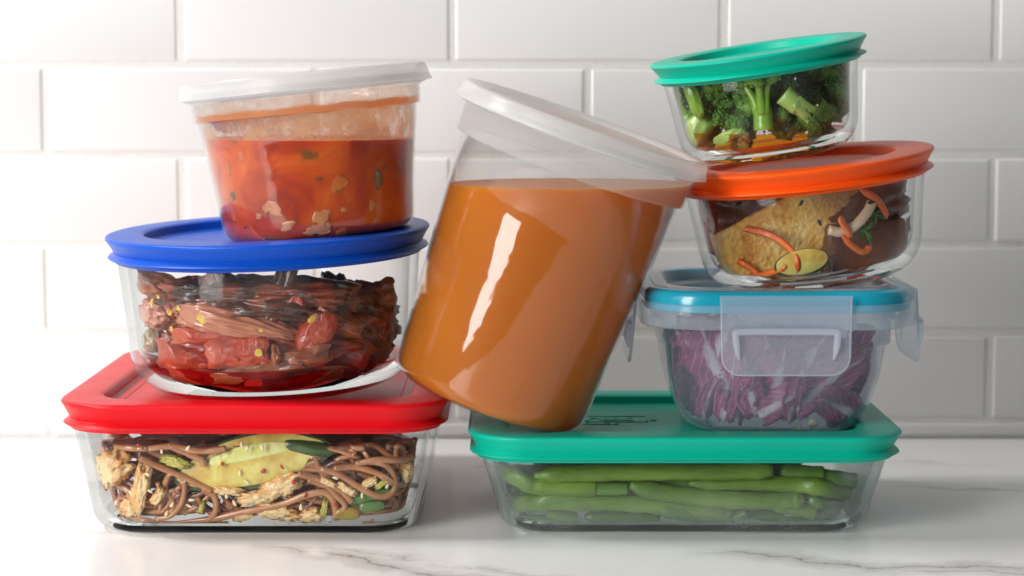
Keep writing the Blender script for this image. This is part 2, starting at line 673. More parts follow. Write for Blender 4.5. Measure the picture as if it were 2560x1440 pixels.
RED = container('noodle_box', 'rectangular glass box with a red lid, full of noodles, under the blue-lidded bowl', (-0.1206, 0.1055, 0.0), (0, 0, 0),
                0.0868, 0.1015, 0.026, bowl_profile(0.0560, -0.0165, -0.0078, 0.0130), 0.0040, 0.0036, 8, [m_wall_glass, m_base_glass], m_red, 0.0499, 0.0138, -0.0002)
GREEN = container('bean_box', 'rectangular glass box with a teal green lid, full of green beans, under the clip-lid box', (0.0812, 0.0735, 0.0), (0, 0, 0),
                  0.0975, 0.0690, 0.024, bowl_profile(0.0425, -0.0185, -0.0085, 0.0130), 0.0040, 0.0036, 8, [m_fog_glass, m_base_glass_green], m_teal, 0.0362, 0.0126, -0.0002)
BLUE = container('pepper_bowl', 'round glass bowl with a blue lid, holding dark roasted vegetables, on the red lid', (-0.1168, 0.0785, 0.0618), (R(1.7), R(-1.8), 0),
                 0.0740, 0.0740, 0.0740, bowl_profile(0.0715, -0.0290, -0.0045, 0.0190), 0.0042, 0.0045, 24, [m_wall_glass, m_base_glass], m_blue, 0.0650, 0.0128, 0.0002)
ORANGE = container('tofu_bowl', 'round glass bowl with an orange lid, holding fried tofu and carrot, on the clip-lid box', (0.1482, 0.0790, 0.1145), (R(2.6), R(-6.6), 0),
                   0.0590, 0.0590, 0.0590, bowl_profile(0.0545, -0.0230, -0.0050, 0.0180), 0.0040, 0.0045, 24, [m_wall_glass, m_base_glass], m_orange, 0.0480, 0.0118, 0.0)
BROC = container('broccoli_bowl', 'small round glass bowl with a green lid, holding broccoli, topmost of the right stack', (0.1262, 0.0740, 0.1757), (R(3.4), R(-8.7), 0),
                 0.0478, 0.0478, 0.0478, bowl_profile(0.0470, -0.0170, -0.0042, 0.0140), 0.0036, 0.0045, 24, [m_wall_glass, m_base_glass], m_teal, 0.0410, 0.0108, 0.0, rim_w=0.0130)


def emboss(cont, txt, size, loc, rotz, mat, name='embossed_lettering', bold=0.0):
    cu = bpy.data.curves.new(name, 'FONT')
    cu.body = txt
    cu.size = size
    cu.align_x = 'CENTER'
    cu.extrude = 0.0003
    cu.bevel_depth = 0.00008
    cu.offset = bold
    cu.materials.append(mat)
    tmp = link(bpy.data.objects.new(name, cu))
    me = bpy.data.meshes.new_from_object(tmp)
    me.name = name
    bpy.data.objects.remove(tmp)
    o = bpy.data.objects.new(name, me)
    o.location = loc
    o.rotation_euler = (0, 0, rotz)
    link(o, cont)
    return o


gl = GREEN['lid']
pz = GREEN['panel_z']
# name plate on the green lid: lettering in a thin raised frame
emboss(gl, 'pyrex', 0.0175, (-0.042, 0.0005, pz), 0, m_teal, bold=0.00025)
emboss(gl, 'STORAGE', 0.0068, (-0.044, -0.0115, pz), 0, m_teal, bold=0.0001)
emboss(gl, '®', 0.004, (-0.0115, 0.0, pz), 0, m_teal)
fr = [(-0.071, -0.0035), (-0.0145, -0.0035), (-0.0145, 0.0135), (-0.071, 0.0135)]
parts = []
for i in range(4):
    a, b = Vector((*fr[i], pz)), Vector((*fr[(i + 1) % 4], pz))
    parts.append(tube([a, (a + b) / 2, b], 0.0004, 6))
V, Fc = merge(parts)
mesh('embossed_frame', V, Fc, m_teal, gl)

# ------------------------------------------------------------------ clip-lid box
m_pp = M_glasswall('frosted_clear_plastic', face=(0.93, 0.95, 0.97), edge=(0.70, 0.76, 0.82), fog=dict(col=(0.76, 0.83, 1.0), amt=0.15, tl=0.6), rough=0.09)
m_pp_lid = M_glasswall('milky_clear_plastic', face=(0.94, 0.96, 0.98), edge=(0.75, 0.8, 0.86), fog=dict(col=(0.82, 0.87, 0.95), amt=0.26, tl=0.5), rough=0.12)
m_clip = M_glasswall('milky_clip_plastic', face=(0.94, 0.96, 0.98), edge=(0.8, 0.84, 0.9), fog=dict(col=(0.84, 0.88, 0.97), amt=0.20, tl=0.4), rough=0.10)
m_bead = M_glasswall('thick_clip_edge', face=(0.9, 0.93, 0.97), edge=(0.85, 0.88, 0.92), fog=dict(col=(0.90, 0.93, 1.0), amt=0.32, tl=0.3), rough=0.08)
m_cyan = M_plain('cyan_plastic', (0.010, 0.33, 0.47), 0.22, coat=0.3)

SN = (0.1253, 0.0700, 0.0446)
snap = thing('clip_lid_box', 'square clear plastic box with blue rimmed clip-on lid, holding radicchio, on the green lid', 'food container', SN)
SH = 0.0625
prof = [(-0.0270, 0.0), (-0.0238, 0.0008), (-0.0205, 0.0035), (-0.0172, 0.0090), (-0.0145, 0.0160), (-0.0115, 0.0270), (-0.0092, 0.0418), (-0.0078, 0.0424), (-0.0072, 0.0432), (-0.0070, 0.0545),
        (-0.0050, 0.0550), (-0.0050, 0.0600), (-0.0062, 0.0600), (-0.0062, 0.0560), (-0.0084, 0.0550), (-0.0086, 0.0440), (-0.0104, 0.0420), (-0.0128, 0.0270), (-0.0158, 0.0160), (-0.0184, 0.0095), (-0.0215, 0.0046), (-0.0245, 0.0022), (-0.027, 0.0016)]
V, Fc, I = sweep(prof, SH, SH, 0.036, 14)
mesh('plastic_vessel', V, Fc, m_pp, snap)
RAD = dict(hw=SH, hd=SH, r=0.036, inner=[(0.0016, -0.027), (0.0046, -0.0215), (0.0095, -0.0184), (0.0160, -0.0158), (0.027, -0.0128), (0.042, -0.0104), (0.044, -0.0086), (0.060, -0.0084)],
           M=Matrix.Translation(SN), c=Vector(SN), zmax=0.058)
RAD['Mi'] = RAD['M'].inverted()
lid_p = [(-0.0045, 0.0575), (0.0004, 0.0530), (0.0018, 0.0528), (0.0022, 0.0534), (0.0020, 0.0632), (0.0016, 0.0640), (0.0006, 0.0642), (-0.0030, 0.0645)]
V, Fc, I = sweep(lid_p, SH, SH, 0.030, 14, cap0=False, cap1=False)
slid = mesh('lid', V, Fc, m_pp_lid, snap)
ring = [(-0.0035, 0.0605), (0.0000, 0.0605), (0.0002, 0.0612), (0.0004, 0.0660), (-0.0002, 0.0688), (-0.0018, 0.0703), (-0.0036, 0.0707), (-0.0052, 0.0703), (-0.0060, 0.0690), (-0.0060, 0.0605), (-0.0035, 0.0605)]
V, Fc, I = sweep(ring, SH, SH, 0.030, 14, cap0=False, cap1=False)
mesh('coloured_rim', V, Fc, m_cyan, slid)
pan = [(-0.0050, 0.0706), (-0.0062, 0.0712), (-0.0105, 0.0712), (-0.0120, 0.0704), (-0.0132, 0.0662), (-0.0150, 0.0650), (-0.024, 0.0650)]
V, Fc, I = sweep(pan, SH, SH, 0.030, 14, cap0=False, cap1=True)
mesh('lid_panel', V, Fc, m_pp_lid, slid)
emboss(slid, 'Snapware', 0.0125, (0.008, -0.006, 0.0653), PI, m_pp_lid, bold=0.0002)
emboss(slid, 'AIRTIGHT', 0.005, (0.010, -0.013, 0.0653), PI, m_pp_lid)

# clips: a hinged tongue with a raised bow, one on each side
lw, lt, lb, rr = 0.0298, 0.0690, 0.0325, 0.0085
outl = [(-lw, lt), (lw, lt)]
for i in range(7):
    a = R(-90.0 * i / 6)
    outl.append((lw - rr - 0.0005 + rr * math.cos(a), lb + rr + rr * math.sin(a)))
for i in range(7):
    a = R(-90 - 90.0 * i / 6)
    outl.append((-lw + rr + 0.0005 + rr * math.cos(a), lb + rr + rr * math.sin(a)))


def clip_mesh():
    bm = bmesh.new()
    vs = [bm.verts.new((x, 0, z)) for x, z in outl]
    f = bm.faces.new(vs)
    ex = bmesh.ops.extrude_face_region(bm, geom=[f])
    for v in ex['geom']:
        if isinstance(v, bmesh.types.BMVert):
            v.co.y -= 0.0016
    bmesh.ops.recalc_face_normals(bm, faces=bm.faces)
    bmesh.ops.bevel(bm, geom=bm.edges[:], offset=0.0004, segments=2, affect='EDGES')
    me = bpy.data.meshes.new('clip')
    bm.to_mesh(me)
    bm.free()
    me.materials.append(m_clip)
    return me


cm = clip_mesh()
bow = smooth_path([Vector((-0.0215, -0.0018, 0.0395)), Vector((-0.0225, -0.0028, 0.0440)), Vector((-0.0232, -0.003, 0.0505)), Vector((-0.0215, -0.003, 0.0525)), Vector((0, -0.003, 0.0527)),
                   Vector((0.0215, -0.003, 0.0525)), Vector((0.0232, -0.003, 0.0505)), Vector((0.0225, -0.0028, 0.0440)), Vector((0.0215, -0.0018, 0.0395))], 50)
bv, bf = tube(bow, lambda t: 0.0017 * min(1, 0.3 + 4 * min(t, 1 - t)), 8)
eo = [Vector((x, -0.0008, z)) for x, z in [outl[1]] + outl[2:] + [outl[0]]]
ev, ef = tube(eo, 0.0005, 6)
bow_me = mesh('raised_bow', bv, bf, m_bead, slid)
edge_me = mesh('clip_edge', ev, ef, m_bead, slid)
for i, (ang, tilt) in enumerate(((0, 1.5), (90, 4), (180, 3), (-90, 5))):
    mx = Matrix.Rotation(R(ang), 4, 'Z') @ Matrix.Translation((0, -SH - 0.0028, lt)) @ Matrix.Rotation(R(-tilt), 4, 'X') @ Matrix.Translation((0, 0, -lt))
    for nm, src in (('clip', None), ('raised_bow', bow_me), ('clip_edge', edge_me)):
        if src is not None and i == 0:
            o = src
        else:
            o = link(bpy.data.objects.new(nm, cm if src is None else src.data), slid)
        o.location = mx.to_translation()
        o.rotation_euler = mx.to_euler()

# ------------------------------------------------------------------ deli tubs
m_deli = M_glasswall('clear_deli_plastic', face=(0.97, 0.97, 0.965), edge=(0.80, 0.80, 0.79), fog=dict(col=(0.85, 0.85, 0.84), amt=0.016, tl=0.6), rough=0.03, r0=0.026, wave=0.22)


def M_milky(name, amt=0.86):
    g = G(name)
    d = g.n('BsdfPrincipled', 'BSDF', Base_Color=(0.90, 0.905, 0.905), Roughness=0.28)
    t = g.n('BsdfTranslucent', 'BSDF', Color=(0.85, 0.86, 0.86))
    s = g.n('MixShader', 'Shader', Fac=0.55, i1=d, i2=t)
    return g.done(g.n('MixShader', 'Shader', Fac=amt, i1=g.n('BsdfTransparent', 'BSDF', Color=(0.95, 0.95, 0.95)), i2=s))


m_milky = M_milky('milky_white_plastic', 0.66)
m_collar = M_milky('milky_collar_plastic', 0.2)


def deli(name, label, loc, rot, r0, r1, rc, H, zc, Rl, lh, collar_mat):
    """r0 base radius, r1 radius under the collar, rc collar radius, H height of the lid's lower edge, zc foot of the collar."""
    root = thing(name, label, 'food container', loc, rot)
    t = 0.0008
    prof = [(-0.0085, 0.0006), (-0.0075, 0.0)]
    for i in range(1, 6):
        a = i / 5 * PI / 2
        prof.append((-0.0075 + 0.0080 * math.sin(a), 0.0085 * (1 - math.cos(a))))
    out = [(r0 + o, z) for o, z in prof]
    out += [(r0 + (r1 - r0) * f, 0.0085 + (zc - 0.0085) * f) for f in (0.25, 0.5, 0.75, 1.0)]
    out += [(rc - 0.0004, zc + 0.0003), (rc, zc + 0.0012), (rc + 0.0004, H - 0.002), (rc + 0.0018, H - 0.0015), (rc + 0.0022, H + 0.003)]
    ins = [(a - t, max(z, t)) for a, z in reversed(out)]
    allp = [(a - 0.05, z) for a, z in out + ins]
    nb = 2 + 5 + 4 - 1
    V, Fc, I = sweep([(o, z, 1 if (nb <= i < nb + 5 or len(out) <= i and z >= zc + 0.0002) else 0) for i, (o, z) in enumerate(allp)], 0.05, 0.05, 0.05, 24)
    mesh('plastic_tub', V, Fc, [m_deli, collar_mat], root, idx=I)
    lp = [(rc + 0.0012, H + 0.0035), (rc + 0.0014, H - 0.0010), (rc + 0.0030, H - 0.0006), (Rl - 0.0014, H + 0.0006), (Rl, H + 0.0001), (Rl + 0.0001, H + 0.0007), (Rl - 0.0010, H + lh * 0.35),
          (Rl - 0.0012, H + lh * 0.42), (Rl - 0.0017, H + lh * 0.75), (Rl - 0.0022, H + lh * 0.92), (Rl - 0.0030, H + lh), (Rl - 0.0055, H + lh), (Rl - 0.0070, H + lh - 0.0006),
          (Rl - 0.0080, H + lh - 0.0024), (Rl - 0.0100, H + lh - 0.0028), (Rl - 0.020, H + lh - 0.0028)]
    V, Fc, I = sweep([(a - 0.05, z) for a, z in lp], 0.05, 0.05, 0.05, 24, cap0=False, cap1=True)
    mesh('lid', V, Fc, m_milky, root, angle=45)
    Mx = Matrix.LocRotScale(Vector(loc), Euler(rot), None)
    inn = [(a - t, max(z, t)) for a, z in out]
    return dict(root=root, M=Mx, Mi=Mx.inverted(), c=Vector(loc), hw=0.05, hd=0.05, r=0.05, inner=[(z, a - 0.05) for a, z in inn], prof=inn, lid_z=H, zmax=H - 0.002)


SOUP = deli('soup_tub', 'short clear plastic deli tub of tomato soup with a white lid, on the blue lid', (-0.0925, 0.0640, 0.1368), (R(-0.3), R(-5.6), 0),
            0.0462, 0.0527, 0.0547, 0.0700, 0.0590, 0.0612, 0.0082, m_deli)
BROTH = deli('broth_tub', 'tall clear plastic deli tub of amber broth leaning between the two stacks', (-0.0120, 0.0460, 0.0594), (R(2.6), R(19.5), 0),
             0.0472, 0.0544, 0.0566, 0.1335, 0.1178, 0.0622, 0.0080, m_collar)


def liquid(name, c, level, mat_, gap=0.00025):
    """Fill the tub c up to a level surface at height level (world)."""
    prof = [(a - 0.05 - gap, z + gap) for a, z in c['prof'] if z < c['lid_z'] - 0.001]
    V, Fc, I = sweep(prof, 0.05, 0.05, 0.05, 24)
    bm = bmesh.new()
    vs = [bm.verts.new(c['M'] @ Vector(v)) for v in V]
    for f in Fc:
        bm.faces.new([vs[i] for i in f])
    bmesh.ops.bisect_plane(bm, geom=bm.verts[:] + bm.edges[:] + bm.faces[:], plane_co=(0, 0, level), plane_no=(0, 0, 1), clear_outer=True)
    ed = [e for e in bm.edges if e.is_boundary]
    bmesh.ops.holes_fill(bm, edges=ed, sides=0)
    bmesh.ops.recalc_face_normals(bm, faces=bm.faces)
    bm.transform(Matrix.Translation(-c['c']))
    me = bpy.data.meshes.new(name)
    bm.to_mesh(me)
    bm.free()
    me.materials.append(mat_)
    me.polygons.foreach_set('use_smooth', [True] * len(me.polygons))
    me.set_sharp_from_angle(angle=R(35))
    o = link(bpy.data.objects.new(name, me))
    o.location = c['c']
    return o


g = G('amber_broth')
bc = g.mix(g.noise(12, 3), (0.60, 0.185, 0.005), (0.65, 0.21, 0.006))
bs = g.n('BsdfPrincipled', 'BSDF', Base_Color=bc, Roughness=0.3, Specular_IOR_Level=0.12, Subsurface_Weight=1.0, Subsurface_Radius=(1.0, 0.45, 0.12), Subsurface_Scale=0.030)
m_broth = g.done(g.n('MixShader', 'Shader', Fac=0.32, i1=bs, i2=g.n('BsdfTranslucent', 'BSDF', Color=(0.92, 0.38, 0.02))))
g = G('tomato_soup')
n1 = g.noise(38, 5, 0.6, dist=0.8)
c1 = g.ramp(n1, [(0.30, (0.32, 0.022, 0.003)), (0.46, (0.52, 0.052, 0.004)), (0.60, (0.66, 0.10, 0.006)), (0.75, (0.74, 0.18, 0.014))])
n2 = g.noise(55, 4, 0.6, vec=g.n('VectorMath', 'Vector', operation='ADD', i0=g.coord(), i1=(3.1, 1.7, 0.4)))
c2 = g.mix(g.n('MapRange', 'Result', Value=n2, From_Min=0.62, From_Max=0.72), c1, (0.22, 0.09, 0.012))
m_soup = g.done(g.n('BsdfPrincipled', 'BSDF', Base_Color=c2, Roughness=0.3, Specular_IOR_Level=0.2, Subsurface_Weight=0.8, Subsurface_Radius=(1.0, 0.3, 0.08), Subsurface_Scale=0.006))
tag(liquid('broth', BROTH, at(1400, 462, BROTH['c'].y - 0.02).z, m_broth), 'cloudy amber broth filling the tall leaning tub', 'broth')
tag(liquid('tomato_soup', SOUP, at(800, 349, SOUP['c'].y - 0.03).z, m_soup), 'orange red tomato soup filling the short white-lidded tub', 'soup')

# soup dried on the tub's wall above the liquid: a thin film lining the tub
def M_film():
    g = G('dried_soup_film')
    P = g.coord()
    z = g.n('SeparateXYZ', 'Z', Vector=P)
    n = g.noise(110, 6, 0.7, vec=g.n('Mapping', 'Vector', Vector=P, Scale=(1, 1, 0.8)))
    big = g.noise(24, 3, 0.5, vec=P)
    base = g.n('MapRange', 'Result', Value=g.math('ADD', g.math('MULTIPLY', n, 0.7), g.math('MULTIPLY', big, 0.5)), From_Min=0.52, From_Max=0.62, To_Min=0.26, To_Max=0.85)
    zz = g.math('ADD', z, g.math('MULTIPLY_ADD', g.noise(60, 4, vec=P), 0.004, -0.002))
    band = g.math('MULTIPLY', g.n('MapRange', 'Result', Value=zz, From_Min=0.0588, From_Max=0.0593), g.n('MapRange', 'Result', Value=zz, From_Min=0.0622, From_Max=0.0632, To_Min=1.0, To_Max=0.0))
    above = g.n('MapRange', 'Result', Value=zz, From_Min=0.0612, From_Max=0.0640, To_Min=1.0, To_Max=0.35)
    a = g.math('MAXIMUM', g.math('MULTIPLY', base, above), g.math('MULTIPLY', band, 0.85))
    col = g.mix(band, g.mix(n, (0.72, 0.30, 0.12), (0.88, 0.52, 0.30)), (0.80, 0.26, 0.06))
    d = g.n('MixShader', 'Shader', Fac=0.5, i1=g.n('BsdfDiffuse', 'BSDF', Color=col, Normal=g.bump(n, 0.6, 0.001)), i2=g.n('BsdfTranslucent', 'BSDF', Color=col))
    return g.done(g.n('MixShader', 'Shader', Fac=a, i1=g.n('BsdfTransparent', 'BSDF', Color=(1, 0.97, 0.94)), i2=d))


pf = [(a - 0.05 - 0.0002, z) for a, z in SOUP['prof'] if 0.03 < z < 0.0695]
V, Fc, I = sweep(pf, 0.05, 0.05, 0.05, 24, cap0=False, cap1=False)
lv = at(800, 349, SOUP['c'].y - 0.03).z
bm = bmesh.new()
vs = [bm.verts.new(v) for v in V]
for f in Fc:
    bm.faces.new([vs[i] for i in f])
q = SOUP['Mi'] @ Vector((SOUP['c'].x, SOUP['c'].y, lv))
nn = SOUP['Mi'].to_3x3() @ Vector((0, 0, 1))
bmesh.ops.bisect_plane(bm, geom=bm.verts[:] + bm.edges[:] + bm.faces[:], plane_co=q, plane_no=nn, clear_inner=True)
me = bpy.data.meshes.new('soup_residue')
bm.to_mesh(me)
bm.free()
me.materials.append(M_film())
me.polygons.foreach_set('use_smooth', [True] * len(me.polygons))
link(bpy.data.objects.new('soup_residue', me), SOUP['root'])

# ------------------------------------------------------------------ food builders
def blob(name, c, px, py, wpx, hpx, dmm, rot, mat_, seed=0, amp=0.15, freq=2.2, sub=4, power=2.0, rib=None, taper=0.0, bend=0.0, inset=None, tilt=0.0, label=None, cat=None, group=None, fine=0.0, parent=None, crease=0.0, yaw=0.0, press_in=None, box=False):
    """A lump pressed behind the container's wall, its centre at pixel (px, py), wpx by hpx pixels in the photograph, dmm deep, turned by rot degrees."""
    p = front(c, px, py, dmm / 2000.0 * 0.92 if inset is None else inset)
    s = mpp(p.y)
    a, b, d = wpx * s / 2, hpx * s / 2, dmm / 2000.0
    V0, Fc = boxmesh() if box else ico(sub)
    V = []
    sv = Vector((seed * 1.37, seed * 0.71, seed * 2.11))
    for v in V0:
        x, y, z = v
        if power != 2.0:
            L = (abs(x) ** power + abs(y) ** power + abs(z) ** power) ** (1 / power)
            x, y, z = x / L, y / L, z / L
        k = 1.0 + amp * noise.fractal(Vector((x, y, z)) * freq + sv, 0.9, 2.1, 3)
        if crease:
            k -= crease * abs(noise.noise(Vector((x * 1.3, y * 1.6, z * 2.6)) * 2.0 + sv))
        if fine:
            k += fine * noise.noise(Vector((x, y, z)) * 9 + sv * 3)
        if rib:
            th = math.atan2(z, y)
            k *= 1 + rib[1] * math.sin(th * rib[0] + 2.0 * noise.noise(Vector((x * 2, th, 0.3)) + sv))
        t = 1 - taper * (x + 1) / 2
        X, Y, Z = x * k * a, y * k * d * t, z * k * b * t
        Z += bend * a * (x * x)
        V.append(Vector((X, Y, Z)))
    o = mesh(name, V, Fc, mat_, parent, fix=False)
    o.location = p
    o.rotation_euler = Euler((R(tilt), R(-rot), R(yaw)))
    press(o, c, press_in if press_in is not None else 0.0005)
    if label:
        tag(o, label, cat or name.replace('_', ' '), group)
    return o


def strand(name, c, path, rpx, mat_, inset=None, n=30, sides=8, flat=1.0, prof=None, label=None, cat=None, group=None, tw=0.0, jig=0.0):
    pts = []
    for q in path:
        px, py = q[0], q[1]
        p = front(c, px, py, inset if inset is not None else rpx * 0.000183)
        if len(q) > 2:                       # so many mm further back
            p = at(px, py, p.y + q[2] / 1000.0)
        pts.append(p)
    r = rpx * mpp(pts[0].y)
    pts = smooth_path(pts, n)
    if jig:
        pts = [p + Vector((noise.noise(p * 300), noise.noise(p * 300 + Vector((5, 5, 5))), noise.noise(p * 300 + Vector((9, 2, 1))))) * jig for p in pts]
    V, Fc = tube(pts, (lambda t: r * prof(t)) if prof else r, sides, flat, tw)
    ctr, V = local(V)
    o = mesh(name, V, Fc, mat_)
    o.location = ctr
    press(o, c)
    if label:
        tag(o, label, cat or name.replace('_', ' '), group)
    return o


def seed(name, c, px, py, wpx, hpx, rot, mat_, inset, label, group, dmm=1.0, cat=None):
    return blob(name, c, px, py, wpx, hpx, dmm, rot, mat_, sub=2, amp=0.04, taper=0.55, inset=inset, label=label, group=group, cat=cat)


# @@FOOD@@
# ------------------------------------------------------------------ food colours
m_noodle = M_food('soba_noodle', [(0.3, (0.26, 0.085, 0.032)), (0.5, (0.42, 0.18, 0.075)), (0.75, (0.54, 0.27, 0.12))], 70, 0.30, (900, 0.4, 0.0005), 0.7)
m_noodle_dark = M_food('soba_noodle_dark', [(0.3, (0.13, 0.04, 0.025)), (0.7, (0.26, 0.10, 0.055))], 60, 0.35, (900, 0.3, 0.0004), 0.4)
m_cuke = M_food('cucumber_flesh', [(0.30, (0.44, 0.22, 0.035)), (0.45, (0.60, 0.42, 0.09)), (0.58, (0.70, 0.60, 0.15)), (0.75, (0.74, 0.70, 0.28))], 62, 0.25, (350, 0.35, 0.0006), 0.7, sss=0.25)
m_cuke_seed = M_food('cucumber_core', [(0.3, (0.62, 0.62, 0.10)), (0.7, (0.74, 0.74, 0.36))], 130, 0.18, (260, 0.6, 0.0012), 0.8, sss=0.3)
m_skin = M_food('cucumber_skin', [(0.3, (0.015, 0.045, 0.010)), (0.7, (0.05, 0.11, 0.02))], 80, 0.3, (200, 0.4, 0.0006), 0.5)
m_cabbage = M_food('napa_cabbage', [(0.30, (0.56, 0.17, 0.03)), (0.44, (0.70, 0.38, 0.13)), (0.58, (0.80, 0.60, 0.32)), (0.75, (0.74, 0.48, 0.20))], 75, 0.35, (420, 0.7, 0.0010), 0.45, sss=0.2)
m_leaf_yellow = M_food('cabbage_leaf_edge', [(0.3, (0.22, 0.20, 0.02)), (0.5, (0.46, 0.42, 0.06)), (0.7, (0.60, 0.52, 0.16))], 110, 0.35, (400, 0.7, 0.001), 0.5)
m_scallion = M_food('scallion_green', [(0.3, (0.03, 0.10, 0.012)), (0.7, (0.10, 0.22, 0.03))], 60, 0.28, (300, 0.3, 0.0005), 0.6)
m_celery = M_food('pickled_scallion', [(0.3, (0.30, 0.13, 0.01)), (0.6, (0.36, 0.28, 0.03))], 80, 0.3, (300, 0.3, 0.0005), 0.6)
m_sesame = M_plain('white_sesame', (0.80, 0.68, 0.45), 0.4, coat=0.3)
m_black = M_plain('black_sesame', (0.008, 0.008, 0.008), 0.35, coat=0.3)
m_chili = M_plain('chilli_red', (0.42, 0.015, 0.008), 0.3, coat=0.5)
m_sauce = M_plain('chilli_sauce', (0.42, 0.09, 0.012), 0.18, coat=0.8)
m_char = M_food('charred_skin', [(0.3, (0.014, 0.007, 0.005)), (0.48, (0.075, 0.020, 0.010)), (0.64, (0.30, 0.055, 0.018))], 50, 0.3, (260, 0.8, 0.0016), 0.5, coat_rough=0.07)
m_brown = M_food('roasted_brown_skin', [(0.3, (0.07, 0.013, 0.005)), (0.5, (0.27, 0.058, 0.014)), (0.72, (0.46, 0.15, 0.04))], 60, 0.3, (280, 0.8, 0.0014), 0.6, coat_rough=0.06, stretch=(0.5, 1, 1.6))
m_shallot = M_food('roasted_shallot', [(0.26, (0.20, 0.050, 0.028)), (0.45, (0.42, 0.13, 0.075)), (0.6, (0.50, 0.20, 0.11)), (0.8, (0.56, 0.30, 0.18))], 42, 0.28, (300, 0.6, 0.0010), 0.75, stretch=(0.35, 1, 1.7), sss=0.15)
m_pepred = M_food('roasted_red_pepper', [(0.25, (0.20, 0.018, 0.007)), (0.48, (0.42, 0.045, 0.014)), (0.75, (0.56, 0.11, 0.040))], 48, 0.34, (260, 0.9, 0.0013), 0.5, sss=0.1, coat_rough=0.06)
m_pepdark = M_food('dark_red_pepper', [(0.3, (0.12, 0.010, 0.005)), (0.7, (0.40, 0.030, 0.013))], 50, 0.25, (240, 0.7, 0.0011), 0.8)
m_seedyellow = M_food('pepper_seed', [(0.3, (0.50, 0.26, 0.02)), (0.7, (0.68, 0.52, 0.06))], 300, 0.25, (400, 0.3, 0.0004), 0.7)
m_olive = M_food('brown_olive', [(0.3, (0.10, 0.06, 0.015)), (0.6, (0.30, 0.20, 0.07)), (0.8, (0.42, 0.31, 0.14))], 70, 0.22, (300, 0.4, 0.0006), 0.8)
m_stalk = M_food('broccoli_stalk', [(0.3, (0.13, 0.29, 0.020)), (0.55, (0.24, 0.44, 0.045)), (0.8, (0.36, 0.54, 0.10))], 60, 0.35, (500, 0.3, 0.0005), 0.35, sss=0.25)
m_stalk_pale = M_food('pale_broccoli_stalk', [(0.3, (0.26, 0.47, 0.07)), (0.7, (0.46, 0.62, 0.20))], 45, 0.35, (400, 0.25, 0.0005), 0.35, sss=0.3)
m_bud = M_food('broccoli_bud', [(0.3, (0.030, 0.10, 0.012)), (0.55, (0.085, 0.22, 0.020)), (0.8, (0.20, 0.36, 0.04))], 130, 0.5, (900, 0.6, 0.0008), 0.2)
m_bud_bright = M_food('lit_broccoli_bud', [(0.3, (0.06, 0.18, 0.012)), (0.55, (0.14, 0.32, 0.025)), (0.8, (0.28, 0.46, 0.05))], 130, 0.5, (900, 0.6, 0.0008), 0.2)  # brighter copy of the bud colour, light painted in for the front florets
m_bud_yellow = M_food('oily_broccoli_bud', [(0.3, (0.11, 0.13, 0.008)), (0.7, (0.30, 0.29, 0.02))], 130, 0.35, (900, 0.6, 0.0008), 0.5)
m_carrot = M_food('carrot', [(0.3, (0.60, 0.085, 0.008)), (0.55, (0.78, 0.15, 0.014)), (0.8, (0.86, 0.26, 0.04))], 70, 0.42, (380, 0.7, 0.0008), 0.25, sss=0.2)
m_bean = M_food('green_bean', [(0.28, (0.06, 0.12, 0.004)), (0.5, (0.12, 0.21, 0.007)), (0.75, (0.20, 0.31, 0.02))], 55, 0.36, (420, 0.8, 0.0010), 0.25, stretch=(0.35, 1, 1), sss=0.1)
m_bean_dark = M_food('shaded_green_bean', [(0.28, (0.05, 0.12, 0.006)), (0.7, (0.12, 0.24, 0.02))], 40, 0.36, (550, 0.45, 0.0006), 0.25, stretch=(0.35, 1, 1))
m_cil = M_food('parsley_leaf', [(0.3, (0.015, 0.07, 0.006)), (0.7, (0.06, 0.18, 0.012))], 160, 0.4, (500, 0.4, 0.0005), 0.3)
m_sprout = M_food('pale_sprout', [(0.3, (0.50, 0.36, 0.24)), (0.7, (0.68, 0.54, 0.40))], 60, 0.25, (300, 0.3, 0.0004), 0.6, sss=0.3)
m_darktofu = M_food('brown_glazed_tofu', [(0.3, (0.065, 0.014, 0.005)), (0.55, (0.14, 0.035, 0.010)), (0.8, (0.24, 0.075, 0.02))], 45, 0.35, (300, 0.7, 0.0012), 0.5)
m_garlic = M_food('soup_garlic', [(0.3, (0.50, 0.15, 0.04)), (0.7, (0.64, 0.27, 0.10))], 90, 0.35, (300, 0.2, 0.0004), 0.2)
m_bit_orange = M_food('soup_carrot', [(0.3, (0.50, 0.09, 0.006)), (0.7, (0.62, 0.16, 0.012))], 90, 0.4, (300, 0.2, 0.0004), 0.2)
m_bit_green = M_food('soup_herb', [(0.3, (0.10, 0.05, 0.006)), (0.7, (0.24, 0.07, 0.008))], 90, 0.4, (300, 0.2, 0.0004), 0.2)
m_bit_red = M_food('soup_tomato', [(0.3, (0.50, 0.045, 0.015)), (0.7, (0.66, 0.10, 0.03))], 60, 0.3, (300, 0.2, 0.0004), 0.3, sss=0.3)
m_crumb = M_plain('pale_crumb', (0.70, 0.52, 0.30), 0.6)


